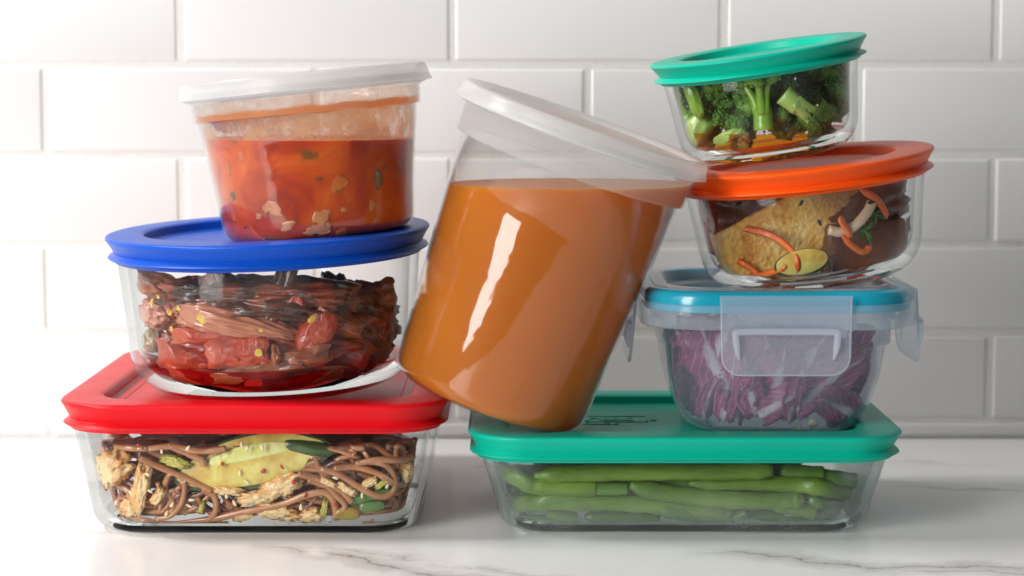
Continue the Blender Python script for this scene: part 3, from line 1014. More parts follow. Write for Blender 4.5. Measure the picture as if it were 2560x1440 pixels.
def M_tofu():
    g = G('fried_tofu')
    P = g.coord()
    n = g.noise(55, 6, 0.62, vec=P, dist=0.5)
    c = g.ramp(n, [(0.30, (0.46, 0.13, 0.010)), (0.40, (0.80, 0.37, 0.05)), (0.50, (0.92, 0.58, 0.14)), (0.66, (0.94, 0.74, 0.30))])
    x = g.n('SeparateXYZ', 'X', Vector=P)
    brown = g.n('MapRange', 'Result', Value=g.math('ADD', x, g.math('MULTIPLY_ADD', n, 0.03, -0.015)), From_Min=0.010, From_Max=0.026)
    c = g.mix(g.math('MULTIPLY', brown, 0.75), c, (0.36, 0.115, 0.022))
    bl = g.n('TexVoronoi', 'Distance', Scale=420.0, Vector=P)
    h = g.math('ADD', g.noise(260, 6, 0.7, vec=P), g.math('MULTIPLY', bl, 0.5))
    return g.done(g.n('BsdfPrincipled', 'BSDF', Base_Color=c, Roughness=0.36, Coat_Weight=0.45, Coat_Roughness=0.2, Normal=g.bump(h, 0.9, 0.0016),
                      Subsurface_Weight=0.1, Subsurface_Radius=(1, .5, .2), Subsurface_Scale=0.002))


m_tofu = M_tofu()

# ------------------------------------------------------------------ noodle box
rn = random.Random(11)
# the packed heart of the tangle, which no one could count
V0, Fc = ico(5)
V = []
for v in V0:
    L = (abs(v.x) ** 6 + abs(v.y) ** 6 + abs(v.z) ** 6) ** (1 / 6)
    k = 1 + 0.16 * noise.fractal(v * 5, 0.8, 2, 3)
    V.append(Vector((v.x / L * 0.0610 * k, v.y / L * 0.070 * k, v.z / L * 0.0185 * k)))
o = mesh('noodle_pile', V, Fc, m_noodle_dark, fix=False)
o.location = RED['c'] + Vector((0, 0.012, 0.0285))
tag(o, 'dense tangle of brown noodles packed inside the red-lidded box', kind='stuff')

ND = 'brown noodle strand tangled behind the front glass of the red-lidded box'
NG = 'noodles in the red-lidded box'


def free_noodle(c, start, heading, length, r, mat_, k, label=ND, group=NG, zmax=0.041, curl=1.0):
    p = Vector(start)
    d = Vector(heading).normalized()
    pts = []
    st = length / k
    tw = rn.uniform(-1, 1)
    sd = Vector((rn.uniform(0, 90), rn.uniform(0, 90), rn.uniform(0, 90)))
    for i in range(k):
        p = keep_in(c, p, r * 1.02 + 0.0042, zmax=zmax)
        pts.append(p.copy())
        t = i / k * 3.0
        d.x += (noise.noise(sd + Vector((t, 0, 0)))) * 0.55 * curl
        d.z += (noise.noise(sd + Vector((0, t, 7)))) * 0.55 * curl - 0.02
        d.y += noise.noise(sd + Vector((3, 0, t))) * 0.30 * curl - 0.03
        a = tw * 0.22 * curl
        d = Vector((d.x * math.cos(a) - d.z * math.sin(a), d.y, d.x * math.sin(a) + d.z * math.cos(a)))
        d.normalize()
        p = p + d * st
    for _ in range(2):
        pts = [pts[0]] + [(pts[i - 1] + pts[i] * 2 + pts[i + 1]) / 4 for i in range(1, len(pts) - 1)] + [pts[-1]]
    V, Fc = tube(pts, lambda t: r * (1 + 0.16 * noise.noise(Vector((t * 7, sd.x, sd.y)))), 9, rn.uniform(0.72, 0.95), rn.uniform(-1.5, 1.5))
    ctr, V = local(V)
    o = mesh('noodle', V, Fc, mat_)
    o.location = ctr
    press(o, c)
    return tag(o, label, 'noodle', group)


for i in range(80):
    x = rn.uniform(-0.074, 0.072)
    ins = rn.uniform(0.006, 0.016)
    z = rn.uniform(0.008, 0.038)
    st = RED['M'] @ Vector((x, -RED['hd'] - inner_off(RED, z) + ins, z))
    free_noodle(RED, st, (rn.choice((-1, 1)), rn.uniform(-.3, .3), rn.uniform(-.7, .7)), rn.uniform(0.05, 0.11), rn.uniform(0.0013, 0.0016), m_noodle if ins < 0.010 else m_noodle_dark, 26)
for i in range(14):                                      # against the two short sides
    sx = 1 if i % 2 else -1
    z = rn.uniform(0.009, 0.036)
    st = RED['M'] @ Vector((sx * (RED['hw'] + inner_off(RED, z) - 0.006), rn.uniform(-0.085, -0.02), z))
    free_noodle(RED, st, (0.2 * rn.uniform(-1, 1), rn.choice((-1, 1)), rn.uniform(-.5, .5)), 0.06, 0.0016, m_noodle, 22)

HERO = [
    ('thick noodle curving from the cabbage stem under the cucumber slice', [(350, 1145), (400, 1168), (470, 1198), (530, 1228)]),
    ('long noodle sweeping along the bottom and looping up right of centre', [(262, 1258), (330, 1297), (420, 1312), (520, 1300), (600, 1282), (700, 1262), (765, 1238), (812, 1232), (835, 1255), (842, 1298)]),
    ('noodle bent into a hook below the cucumber tip', [(412, 1210), (425, 1185), (450, 1190), (462, 1220), (452, 1262), (425, 1290), (390, 1298)]),
    ('noodle making a wide loop at the right end of the box', [(800, 1172), (850, 1188), (905, 1222), (950, 1242), (983, 1228), (985, 1190), (958, 1160), (915, 1155), (890, 1162)]),
    ('noodle arching over the loop towards the right glass corner', [(835, 1172), (885, 1168), (940, 1182), (990, 1210), (1040, 1214)]),
    ('noodle running level under the lid left of the cucumber', [(372, 1122), (430, 1116), (500, 1128), (565, 1122)]),
    ('noodle dipping steeply left of the cucumber peak', [(420, 1112), (470, 1135), (505, 1150), (510, 1165)]),
    ('noodle end lying in the lower left glass corner', [(238, 1240), (262, 1280), (300, 1305)]),
    ('noodle curl standing below the middle of the cucumber', [(505, 1225), (535, 1240), (540, 1275), (520, 1300), (480, 1306)]),
    ('noodle bowed over the green scallion piece', [(770, 1200), (815, 1215), (838, 1235), (862, 1262), (855, 1285)]),
    ('noodle pair strand slanting right beside the cucumber end', [(745, 1185), (800, 1200), (850, 1225), (880, 1255)]),
    ('noodle lying along the right bottom of the glass', [(905, 1312), (960, 1312), (1010, 1300), (1030, 1275)]),
    ('upper right noodle trailing to the glass corner', [(890, 1160), (940, 1150), (1000, 1150), (1035, 1140)]),
]
for lab, pth in HERO:
    strand('noodle', RED, pth, 8.6, m_noodle, inset=0.0017, n=34, flat=0.85, prof=lambda t: 1 + 0.14 * noise.noise(Vector((t * 8, pth[0][0], 0.5))), label=lab + ' in the red-lidded box', cat='noodle', group=NG)


def lens(name, c, px, py, wpx, hpx, dmm, rot, mat_, inset, sharp=1.35, dome=0.6, parent=None, dz=0.0, dy=0.0, skew=0.0):
    """A slice with two pointed ends, domed to the front."""
    p = front(c, px, py, inset)
    s = mpp(p.y)
    a, b, d = wpx * s / 2, hpx * s / 2, dmm / 1000
    n, m = 40, 8
    V, Fc = [], []
    for j in range(m + 1):
        f = j / m
        for i in range(n):
            th = 2 * PI * i / n
            x, z = math.cos(th), math.sin(th)
            xx = x
            zz = z * (abs(z) ** (sharp - 1))
            zz += skew * (1 - xx * xx)
            k = 1 - f
            yy = -dome * d * (1 - k * k)
            wob = 0.02 * noise.noise(Vector((xx * 3, zz * 3, f * 2)))
            V.append(Vector((xx * k * a * (1 + wob), yy, zz * k * b + wob * b)))
    base = len(V)
    for j in range(m):
        for i in range(n):
            q, r_ = j * n + i, j * n + (i + 1) % n
            Fc.append((q, r_, r_ + n, q + n))
    for j in range(1, 4):
        f = j / 3
        for i in range(n):
            v = V[i]
            V.append(Vector((v.x * (1 - 0.1 * f), d * f, v.z * (1 - 0.25 * f))))
    for j in range(3):
        for i in range(n):
            q0 = i if j == 0 else base + (j - 1) * n + i
            q1 = (i + 1) % n if j == 0 else base + (j - 1) * n + (i + 1) % n
            Fc.append((q0, base + j * n + i, base + j * n + (i + 1) % n, q1))
    Fc.append(tuple(range(base + 2 * n, base + 3 * n)))
    o = mesh(name, V, Fc, mat_, parent, angle=60)
    if parent is None:
        o.location = p
        o.rotation_euler = (0, R(-rot), 0)
    else:
        o.location = (0, dy, dz)
    return o


ck = lens('cucumber_slice', RED, 632, 1158, 392, 124, 5.0, 12, m_cuke, 0.0046, dome=0.5, skew=0.12)
tag(ck, 'long pale cucumber slice with dark green skin lying across the noodles', 'cucumber slice', 'cucumber slices')
lens('skin', RED, 632, 1158, 414, 140, 5.0, 12, m_skin, 0.0046, parent=ck, dz=-0.0008, dy=0.0014, dome=0.1, skew=0.12)
lens('seed_core', RED, 632, 1158, 220, 46, 2.0, 12, m_cuke_seed, 0.0046, parent=ck, dz=0.0045, dy=-0.0018, dome=0.45, skew=0.1)
ck2 = blob('cucumber_slice', RED, 770, 1118, 150, 40, 8, -8, m_skin, 3, 0.1, inset=0.007, label='dark green cucumber skin edge behind the right tip of the pale slice', cat='cucumber slice', group='cucumber slices')

CAB = [
    (278, 1170, 84, 120, 9, -62, 1, 'crumpled pale cabbage leaf in the upper left corner of the noodle box'),
    (352, 1218, 150, 42, 8, 78, 2, 'upright pale cabbage rib at the left of the noodle box'),
    (325, 1265, 70, 44, 6, 60, 3, 'pale cabbage scrap low beside the upright rib'),
    (702, 1213, 118, 56, 8, 22, 4, 'square cut pale cabbage piece under the right half of the cucumber'),
    (640, 1243, 92, 36, 7, 8, 5, 'pale cabbage sliver at the lower left of the square cut piece'),
    (570, 1226, 84, 22, 6, -4, 6, 'thin cabbage stick directly beneath the cucumber'),
    (692, 1277, 118, 46, 8, -10, 7, 'broad cabbage piece lying at the bottom centre of the noodle box'),
    (778, 1288, 60, 38, 7, 15, 8, 'small cabbage scrap at the bottom right of the broad piece'),
    (1018, 1176, 36, 56, 6, 10, 9, 'small pale cabbage scrap at the right end of the noodle box'),
    (868, 1222, 60, 22, 6, -30, 10, 'orange stained cabbage scrap inside the wide noodle loop'),
    (540, 1312, 66, 14, 5, 3, 11, 'flat cabbage shred on the floor of the noodle box'),
    (395, 1240, 50, 26, 6, 50, 12, 'cabbage bit between the upright rib and the hooked noodle'),
    (610, 1290, 60, 22, 5, 15, 13, 'cabbage shred at the bottom left of the broad piece'),
    (820, 1205, 50, 18, 5, -25, 14, 'cabbage shred right of the square cut piece'),
    (262, 1225, 60, 40, 6, -60, 15, 'cabbage scrap under the crumpled leaf at the left'),
    (925, 1205, 44, 22, 6, 30, 16, 'orange cabbage fleck in the middle of the right noodles'),
]
for (px, py, wp, hp, d, rot, sd, lab) in CAB:
    blob('cabbage_piece', RED, px, py, wp, hp, d, rot, m_cabbage, sd, 0.30, 2.6, 4, 3.2, crease=0.5, fine=0.08, label=lab, cat='cabbage', group='cabbage pieces in the noodle box')
for (px, py, wp, hp, rot, sd, lab) in ((440, 1155, 76, 26, -15, 21, 'frilly yellow green cabbage leaf left of the cucumber'), (812, 1268, 58, 16, 75, 22, 'yellow green leaf shred standing right of the broad cabbage piece'),
                                       (505, 1268, 34, 14, 70, 23, 'yellow leaf shred below the cucumber left half'), (955, 1208, 42, 16, 35, 24, 'yellow leaf bit inside the right noodle loop')):
    blob('cabbage_leaf', RED, px, py, wp, hp, 5, rot, m_leaf_yellow, sd, 0.45, 3.4, 4, 3, crease=0.5, fine=0.2, label=lab, cat='cabbage leaf', group='yellow leaf bits in the noodle box')
blob('scallion_piece', RED, 930, 1265, 66, 26, 5, 6, m_scallion, 31, 0.08, 2, 4, 3.5, label='dark green scallion piece at the lower right of the noodle box', cat='scallion', group='scallion pieces')
blob('scallion_piece', RED, 920, 1240, 130, 30, 6, 14, m_scallion, 32, 0.12, 2, 4, 3, inset=0.006, label='long dark green scallion leaf behind the right noodle loop', cat='scallion', group='scallion pieces')
blob('scallion_piece', RED, 868, 1283, 66, 34, 6, 0, m_celery, 33, 0.08, 2, 4, 2.5, label='olive coloured scallion ring at the bottom right of the noodles', cat='scallion', group='scallion pieces')
ANCH = {
    RED['root'].name: [('the crumpled cabbage leaf', 278, 1170), ('the upright cabbage rib', 352, 1218), ('the square cut cabbage piece', 702, 1213), ('the broad bottom cabbage piece', 692, 1277),
                       ("the cucumber's left tip", 470, 1195), ("the cucumber's middle", 632, 1158), ("the cucumber's right tip", 800, 1125), ('the dark scallion piece', 930, 1265), ('the olive scallion ring', 868, 1283),
                       ('the wide noodle loop', 935, 1200), ('the hooked noodle', 445, 1215), ('the lower right glass corner', 1030, 1290), ('the lower left glass corner', 250, 1300), ('the red lid rim', 640, 1090),
                       ('the frilly yellow leaf', 440, 1155), ('the floor shred', 540, 1312), ('the small right cabbage scrap', 1018, 1176), ('the lower cabbage scrap', 778, 1288), ('the upper left lid corner', 300, 1100)],
    BLUE['root'].name: [('the ribbed shallot', 590, 800), ('the olive ring', 385, 850), ('the plump red strip', 450, 892), ('the curled red square', 592, 884), ('the bright red fold', 785, 832), ('the pinkish onion lobe', 400, 785)],
    ORANGE['root'].name: [('the golden tofu', 1960, 560), ('the hooked carrot', 2140, 610), ('the long carrot curl', 1980, 640), ('the bean sprout', 2150, 550), ('the dark tomato wedge', 1815, 520), ('the cucumber slice', 2005, 655), ('the short carrot scrap', 1858, 715)],
}
_used = set()


def near(c, px, py, what):
    """A label that says which neighbour this small piece lies next to."""
    out = []
    for nm, ax, ay in ANCH[c['root'].name]:
        dx, dy = px - ax, py - ay
        if abs(dx) > abs(dy) * 1.6:
            w_ = 'right of' if dx > 0 else 'left of'
        elif abs(dy) > abs(dx) * 1.6:
            w_ = 'below' if dy > 0 else 'above'
        else:
            w_ = ('lower ' if dy > 0 else 'upper ') + ('right of' if dx > 0 else 'left of')
        out.append((math.hypot(dx, dy), '%s at the %s %s' % (what, w_, nm) if w_[0:2] in ('lo', 'up') else '%s %s %s' % (what, w_, nm)))
    out.sort()
    for d, t in out:
        if t not in _used:
            _used.add(t)
            return t
    return out[0][1]


SES = [(375, 1228), (368, 1186), (416, 1284), (327, 1232), (600, 1182), (458, 1205), (342, 1252), (604, 1112), (618, 1120), (655, 1118), (404, 1127), (290, 1256), (472, 1265), (480, 1250), (586, 1258), (566, 1240), (616, 1205), (882, 1230), (905, 1238), (470, 1120), (838, 1195), (968, 1215), (700, 1288), (752, 1268), (430, 1262)]
for i, (px, py) in enumerate(SES):
    seed('sesame_seed', RED, px, py, rn.uniform(15, 20), rn.uniform(9, 12), rn.uniform(0, 180), m_sesame, 0.0008, near(RED, px, py, 'sesame seed in the noodle box'), 'white sesame seeds in the noodle box', 1.6, 'sesame seed')
for i, (px, py) in enumerate([(658, 1178), (766, 1238), (690, 1215), (735, 1205), (345, 1112), (556, 1160), (452, 1212), (705, 1168), (430, 1308), (840, 1262), (600, 1303), (262, 1222)]):
    blob('chilli_flake', RED, px, py, rn.uniform(8, 14), rn.uniform(6, 11), 1.0, rn.uniform(0, 180), m_chili, i, 0.4, 2, 2, 3, inset=0.0006, label=near(RED, px, py, 'red chilli flake in the noodle box'), cat='chilli flake', group='chilli flakes in the noodle box')
for i in range(18):
    px, py = rn.choice([(rn.uniform(240, 330), rn.uniform(1200, 1310)), (rn.uniform(380, 1000), rn.uniform(1300, 1322)), (rn.uniform(960, 1050), rn.uniform(1180, 1310))])
    blob('sauce_spot', RED, px, py, rn.uniform(4, 14), rn.uniform(3, 8), 0.5, rn.uniform(-40, 40), m_sauce, i, 0.4, 2, 2, 2, inset=0.0002, label=near(RED, px, py, 'sauce splash in the noodle box'), cat='sauce', group='sauce splashes in the noodle box')

# ------------------------------------------------------------------ roasted vegetable bowl
PG = 'roasted vegetable pieces in the blue-lidded bowl'
PEP = [
    # px, py, w, h, depth, rot, material, amp, freq, power, rib, taper, bend, inset, crease, label
    (650, 745, 520, 110, 40, -2, m_char, .22, 2.2, 3, None, 0, 0, .026, .35, 'big black charred pepper skin across the back of the bowl under the lid'),
    (880, 800, 260, 190, 36, -25, m_char, .30, 2.4, 2.5, None, 0, 0, .020, .45, 'large black charred pepper filling the right of the bowl'),
    (660, 840, 500, 150, 50, 0, m_pepdark, .2, 2.0, 2.5, None, 0, 0, .034, .2, 'dark red pepper heap in the middle of the bowl'),
    (400, 785, 120, 84, 18, -12, m_shallot, .2, 2.0, 2, (9, .04), 0, 0, None, .3, 'pinkish brown onion lobe at the left of the bowl'),
    (590, 800, 330, 116, 30, -14, m_shallot, .10, 1.8, 2.0, (15, .055), 0.45, -0.04, None, .12, 'large ribbed pinkish shallot half in the middle of the bowl'),
    (385, 850, 62, 66, 14, -20, m_olive, .12, 2.2, 2.2, None, 0, 0, None, .15, 'brown olive ring at the left wall of the bowl'),
    (690, 885, 26, 60, 8, 8, m_brown, .3, 2.4, 2, None, 0.2, 0, None, .3, 'small brown shred standing between the two lower pieces'),
    (430, 850, 60, 46, 14, 0, m_brown, .2, 2.2, 2, None, 0, 0, None, .3, 'brown scrap right of the olive ring'),
]


def skin(name, c, px, py, wpx, hpx, rot, mat_, sd, curl, wr, inset, label, thick=0.0016, tilt=0.0, group=PG):
    """A torn, folded strip of roasted skin: a wrinkled sheet curled about its length."""
    p = front(c, px, py, inset)
    sc_ = mpp(p.y)
    W, H = wpx * sc_, hpx * sc_
    nu, nv = 34, 20
    V, Fc = [], []
    S = Vector((sd * 3.1, sd * 1.7, sd * 0.9))
    for j in range(nv + 1):
        t = j / nv - 0.5
        for i in range(nu + 1):
            u = i / nu - 0.5
            edge = 1 - 0.30 * abs(2 * u) ** 3 + 0.22 * noise.noise(Vector((u * 5, 0.5 if t > 0 else -3.5, 0)) + S)
            a = t * curl
            rr2 = H / max(curl, 0.2) * 1.15
            z = rr2 * math.sin(a) * edge
            y = rr2 * (1 - math.cos(a)) + 0.0008
            x = W * (u + 0.05 * noise.noise(Vector((t * 5, u > 0, 1)) + S))
            n_ = noise.fractal(Vector((u * 3.2, t * 4.5 + u, 0.3)) + S, 0.9, 2.1, 3)
            rid = 1 - abs(noise.noise(Vector((u * 2.2, t * 8 + 1.5 * u, 1.3)) + S)) * 2
            y -= wr * (n_ * 0.6 + rid * 0.35)
            z += wr * 0.8 * noise.noise(Vector((u * 4, t * 3, 5)) + S)
            V.append(Vector((x, y, z)))
    for j in range(nv):
        for i in range(nu):
            a = j * (nu + 1) + i
            Fc.append((a, a + 1, a + nu + 2, a + nu + 1))
    b = len(V)
    m = len(Fc)
    V += [v + Vector((0, thick, 0)) for v in V]
    Fc += [tuple(q + b for q in f[::-1]) for f in Fc[:m]]
    rim = [k for k in range(nu + 1)] + [j * (nu + 1) + nu for j in range(1, nv + 1)] + [nv * (nu + 1) + k for k in range(nu - 1, -1, -1)] + [j * (nu + 1) for j in range(nv - 1, 0, -1)]
    for k in range(len(rim)):
        a, d = rim[k], rim[(k + 1) % len(rim)]
        Fc.append((a, d, d + b, a + b))
    o = mesh(name, V, Fc, mat_)
    o.location = p
    o.rotation_euler = (R(tilt), R(-rot), 0)
    press(o, c)
    return tag(o, label, 'roasted vegetable', group)


for i, (px, py, wp, hp, rot, mt, cu, wr, ins, lab) in enumerate((
        (450, 892, 190, 100, -6, m_pepred, 2.6, .0016, .002, 'plump red pepper strip at the lower left of the bowl'),
        (592, 884, 160, 96, 4, m_pepred, 2.0, .0018, .0025, 'red pepper square with a curled edge at the lower centre'),
        (785, 832, 130, 100, 62, m_pepred, 2.8, .0022, .0025, 'bright red curled pepper fold right of the shallot'),
        (520, 838, 230, 50, 3, m_pepred, 2.4, .0012, .004, 'smooth red pepper strip along the underside of the shallot'),
        (735, 752, 64, 54, -40, m_pepred, 2.2, .0020, .006, 'small torn red flap among the black skins'),
        (850, 872, 180, 110, -24, m_pepdark, 2.2, .0022, .008, 'deep red pepper piece behind the curled fold'),
        (740, 897, 180, 66, 8, m_brown, 2.6, .0020, .002, 'brown wrinkled pepper skin at the lower right of centre'),
        (640, 930, 240, 52, 10, m_brown, 2.4, .0016, .002, 'amber brown strip lying on the bottom of the bowl'),
        (470, 745, 130, 66, 36, m_pepdark, 2.2, .0022, .006, 'dark red pepper flap beside the upper left skin'),
        (395, 722, 140, 80, -24, m_brown, 2.2, .0026, .006, 'dark brown shrivelled pepper skin at the upper left of the bowl'),
        (560, 735, 130, 84, -60, m_char, 2.0, .0020, .009, 'black pepper strip hanging down above the shallot'),
        (690, 745, 180, 64, 66, m_char, 2.0, .0020, .010, 'narrow black pepper strip leaning right of the shallot'),
        (790, 735, 220, 84, -8, m_char, 2.0, .0024, .009, 'black wrinkled pepper skin under the lid right of centre'),
        (810, 785, 220, 70, -26, m_brown, 2.2, .0022, .010, 'dark brown pepper strip slanting right above the red fold'),
        (930, 860, 170, 100, -52, m_char, 2.2, .0026, .004, 'black ribbed pepper skin at the lower right wall of the bowl'),
        (950, 745, 100, 80, 30, m_brown, 2.4, .0026, .005, 'brown curled pepper end at the upper right of the bowl'),
        (880, 930, 190, 50, 10, m_pepdark, 2.2, .0016, .006, 'dark red strip low at the right of the bowl'),
        (500, 945, 230, 56, -4, m_pepred, 2.2, .0016, .003, 'red strip lying low at the left on the floor of the bowl'),
        (760, 945, 220, 50, 6, m_brown, 2.2, .0016, .003, 'brown strip lying low at the right on the floor of the bowl'),
        (400, 920, 120, 60, -20, m_pepdark, 2.4, .0016, .004, 'dark red scrap under the plump red strip at the lower left'),
        (900, 790, 190, 90, -40, m_pepdark, 2.2, .0024, .010, 'dark red folded skin at the right of the bowl'))):
    skin('roasted_vegetable', BLUE, px, py, wp, hp, rot, mt, i + 1, cu, wr, ins, lab)
for i, (px, py, wp, hp, d, rot, mt, amp, fq, pw, rib, tp, bd, ins, cr, lab) in enumerate(PEP):
    blob('roasted_vegetable', BLUE, px, py, wp, hp, d, rot, mt, i + 40, amp, fq, 5 if wp > 110 else 4, pw, rib, tp, bd, ins, crease=cr, fine=0.03, label=lab, cat='roasted vegetable', group=PG)
blob('hollow_shade', BLUE, 390, 838, 24, 26, 3, 0, m_char, 3, .1, 2, 3, inset=0.0002, label='dark patch painted as the shaded hollow of the brown olive ring', cat='painted shade', group=PG)  # solid dark lump on the olive, its colour standing for shade in the hollow
for i, (px, py, wp, hp, rot) in enumerate([(505, 797, 34, 26, -30), (422, 780, 18, 24, 70), (378, 758, 26, 12, 60), (446, 770, 14, 16, 0), (780, 798, 26, 14, 40), (647, 882, 20, 20, 0), (358, 845, 26, 9, -60), (652, 826, 10, 10, 0), (428, 822, 10, 14, 0), (395, 742, 14, 10, 0)]):
    blob('pepper_seed', BLUE, px, py, wp, hp, 1.6, rot, m_seedyellow, i, 0.25, 2, 3, 2.2, inset=0.0004, label=near(BLUE, px, py, 'yellow pepper seed'), cat='pepper seed', group='yellow seeds in the blue-lidded bowl')

# ------------------------------------------------------------------ broccoli bowl
def floret(px, py, inset, rot, spin, stalk_mm, head_mm, seed_, label, mats=(None, None), nb=5, spread=0.75, thick=4.2, lean=0.0):
    rr_ = random.Random(seed_)
    p = front(BROC, px, py, inset)
    root = thing('broccoli_floret', label, 'broccoli', p, (R(lean), R(-rot), R(spin)), 'broccoli florets in the small bowl')
    S, B = stalk_mm / 1000, head_mm / 1000
    parts, tips = [], []
    T = thick / 1000
    main = [Vector((0, 0, 0)), Vector((0, 0, S * 0.25)), Vector((0.0004, 0, S * 0.5))]
    parts.append(tube(smooth_path(main, 8), lambda t: T * (1.0 - 0.15 * t), 10))
    for k in range(nb):
        a = 2 * PI * k / nb + rr_.uniform(-.4, .4)
        sp = spread * (0.35 if k == 0 else rr_.uniform(0.7, 1.1))
        tip = Vector((math.cos(a) * sp * B, math.sin(a) * sp * B, S + B * (0.45 - 0.35 * sp)))
        parts.append(tube(smooth_path([Vector((math.cos(a) * T * .4, math.sin(a) * T * .4, S * .35)), Vector((tip.x * .45, tip.y * .45, S * .72)), tip], 8), lambda t: T * (0.55 - 0.25 * t), 7))
        tips.append(tip)
        for q in range(2):
            b = a + rr_.uniform(-.8, .8)
            t2 = tip + Vector((math.cos(b) * B * .35, math.sin(b) * B * .35, B * rr_.uniform(.1, .3)))
            parts.append(tube([tip * 0.7 + Vector((0, 0, S * .2)), (tip + t2) / 2, t2], lambda t: T * .24, 5))
            tips.append(t2)
    V, Fc = merge(parts)
    mw = Matrix.LocRotScale(root.location, root.rotation_euler, None)
    press(mesh('stalk', V, Fc, mats[0] or m_stalk, root), BROC, mw=mw)
    iv, if_ = ico(1)
    beads = []
    for tip in tips:
        for q in range(26):
            d = Vector((rr_.gauss(0, 1), rr_.gauss(0, 1), rr_.gauss(0.5, 1))).normalized()
            c0 = tip + d * B * 0.34 * rr_.uniform(0.75, 1.05)
            s = rr_.uniform(0.00055, 0.00115)
            beads.append(([c0 + Vector((v.x * s, v.y * s, v.z * s)) for v in iv], if_))
        s = B * 0.30
        V0, F0 = ico(2)
        beads.append(([tip + v * s * (1 + .2 * noise.noise(v * 3 + tip * 400)) for v in V0], F0))
    V, Fc = merge(beads)
    press(mesh('crown', V, Fc, mats[1] or m_bud, root, fix=False), BROC, mw=mw)
    return root


floret(1910, 325, 0.006, 4, 20, 21, 11, 1, 'upright forked broccoli floret in the middle of the bowl, cut end down', (m_stalk, m_bud_bright), nb=5, thick=5.0, lean=-4)
floret(1958, 236, 0.006, -128, 0, 19, 12, 2, 'broccoli floret lying with its pale cut end up and crown to the lower right', (m_stalk_pale, m_bud_bright), nb=5, thick=5.2)
floret(1762, 360, 0.006, -38, 40, 20, 9, 3, 'bright green broccoli floret slanting up from the lower left', (m_stalk_pale, m_bud_bright), nb=4, thick=5.0)
floret(1720, 300, 0.007, 0, 0, 8, 12, 4, 'yellow green broccoli clump at the left wall of the bowl', (m_stalk, m_stalk), nb=5)
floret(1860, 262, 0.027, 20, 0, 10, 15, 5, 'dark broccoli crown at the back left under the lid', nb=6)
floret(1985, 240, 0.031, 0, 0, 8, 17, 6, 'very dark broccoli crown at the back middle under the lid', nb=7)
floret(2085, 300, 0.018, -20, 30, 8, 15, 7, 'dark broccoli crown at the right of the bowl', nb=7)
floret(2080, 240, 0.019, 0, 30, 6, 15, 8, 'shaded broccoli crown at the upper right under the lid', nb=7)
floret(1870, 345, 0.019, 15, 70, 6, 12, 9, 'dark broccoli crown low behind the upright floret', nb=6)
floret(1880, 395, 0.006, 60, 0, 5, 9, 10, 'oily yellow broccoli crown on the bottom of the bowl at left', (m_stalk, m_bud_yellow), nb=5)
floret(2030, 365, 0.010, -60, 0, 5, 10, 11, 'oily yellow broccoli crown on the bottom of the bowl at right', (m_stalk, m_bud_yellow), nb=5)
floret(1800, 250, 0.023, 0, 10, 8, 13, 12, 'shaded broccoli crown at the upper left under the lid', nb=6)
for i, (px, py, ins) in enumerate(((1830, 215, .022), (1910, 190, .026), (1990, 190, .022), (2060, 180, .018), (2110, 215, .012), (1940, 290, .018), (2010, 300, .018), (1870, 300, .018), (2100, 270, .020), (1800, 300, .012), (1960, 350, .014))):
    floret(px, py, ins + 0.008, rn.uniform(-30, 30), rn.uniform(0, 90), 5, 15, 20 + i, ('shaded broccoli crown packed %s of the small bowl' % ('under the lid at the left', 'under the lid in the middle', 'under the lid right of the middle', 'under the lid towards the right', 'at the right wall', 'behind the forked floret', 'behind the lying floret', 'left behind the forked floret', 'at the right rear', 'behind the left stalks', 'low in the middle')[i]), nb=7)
blob('broccoli_stalk', BROC, 1748, 322, 66, 92, 13, -32, m_stalk_pale, 5, .10, 1.8, 4, 2.7, fine=0.03, label='thick pale cut broccoli stalk at the lower left of the small bowl', cat='broccoli', group='broccoli stalks in the small bowl')
blob('broccoli_stalk', BROC, 1735, 248, 34, 100, 10, 22, m_stalk, 6, .12, 1.6, 4, 3, label='green bent broccoli stalk above the pale cut one', cat='broccoli', group='broccoli stalks in the small bowl')
blob('broccoli_stalk', BROC, 1820, 340, 90, 26, 8, 24, m_stalk_pale, 7, .2, 2, 4, 2.6, label='ragged pale broccoli stalk end right of the slanting floret', cat='broccoli', group='broccoli stalks in the small bowl')
# oil and juice pooled at the bottom
def pool(name, c, level_c, z_lo, mat_, label, cat):
    pr = [(o - 0.0006, z + 0.0002) for z, o in c['inner'] if z < z_lo + 0.03]
    V, Fc, I = sweep(pr, c['hw'], c['hd'], c['r'], 24)
    bm = bmesh.new()
    vs = [bm.verts.new(c['M'] @ Vector(v)) for v in V]
    for f in Fc:
        bm.faces.new([vs[i] for i in f])
    bmesh.ops.bisect_plane(bm, geom=bm.verts[:] + bm.edges[:] + bm.faces[:], plane_co=(0, 0, level_c), plane_no=(0, 0, 1), clear_outer=True)
    bmesh.ops.holes_fill(bm, edges=[e for e in bm.edges if e.is_boundary], sides=0)
    bmesh.ops.recalc_face_normals(bm, faces=bm.faces)
    bm.transform(Matrix.Translation(-c['c']))
    me = bpy.data.meshes.new(name)
    bm.to_mesh(me)
    bm.free()
    me.materials.append(mat_)
    me.polygons.foreach_set('use_smooth', [True] * len(me.polygons))
    me.set_sharp_from_angle(angle=R(30))
    o = link(bpy.data.objects.new(name, me))
    o.location = c['c']
    return tag(o, label, cat)


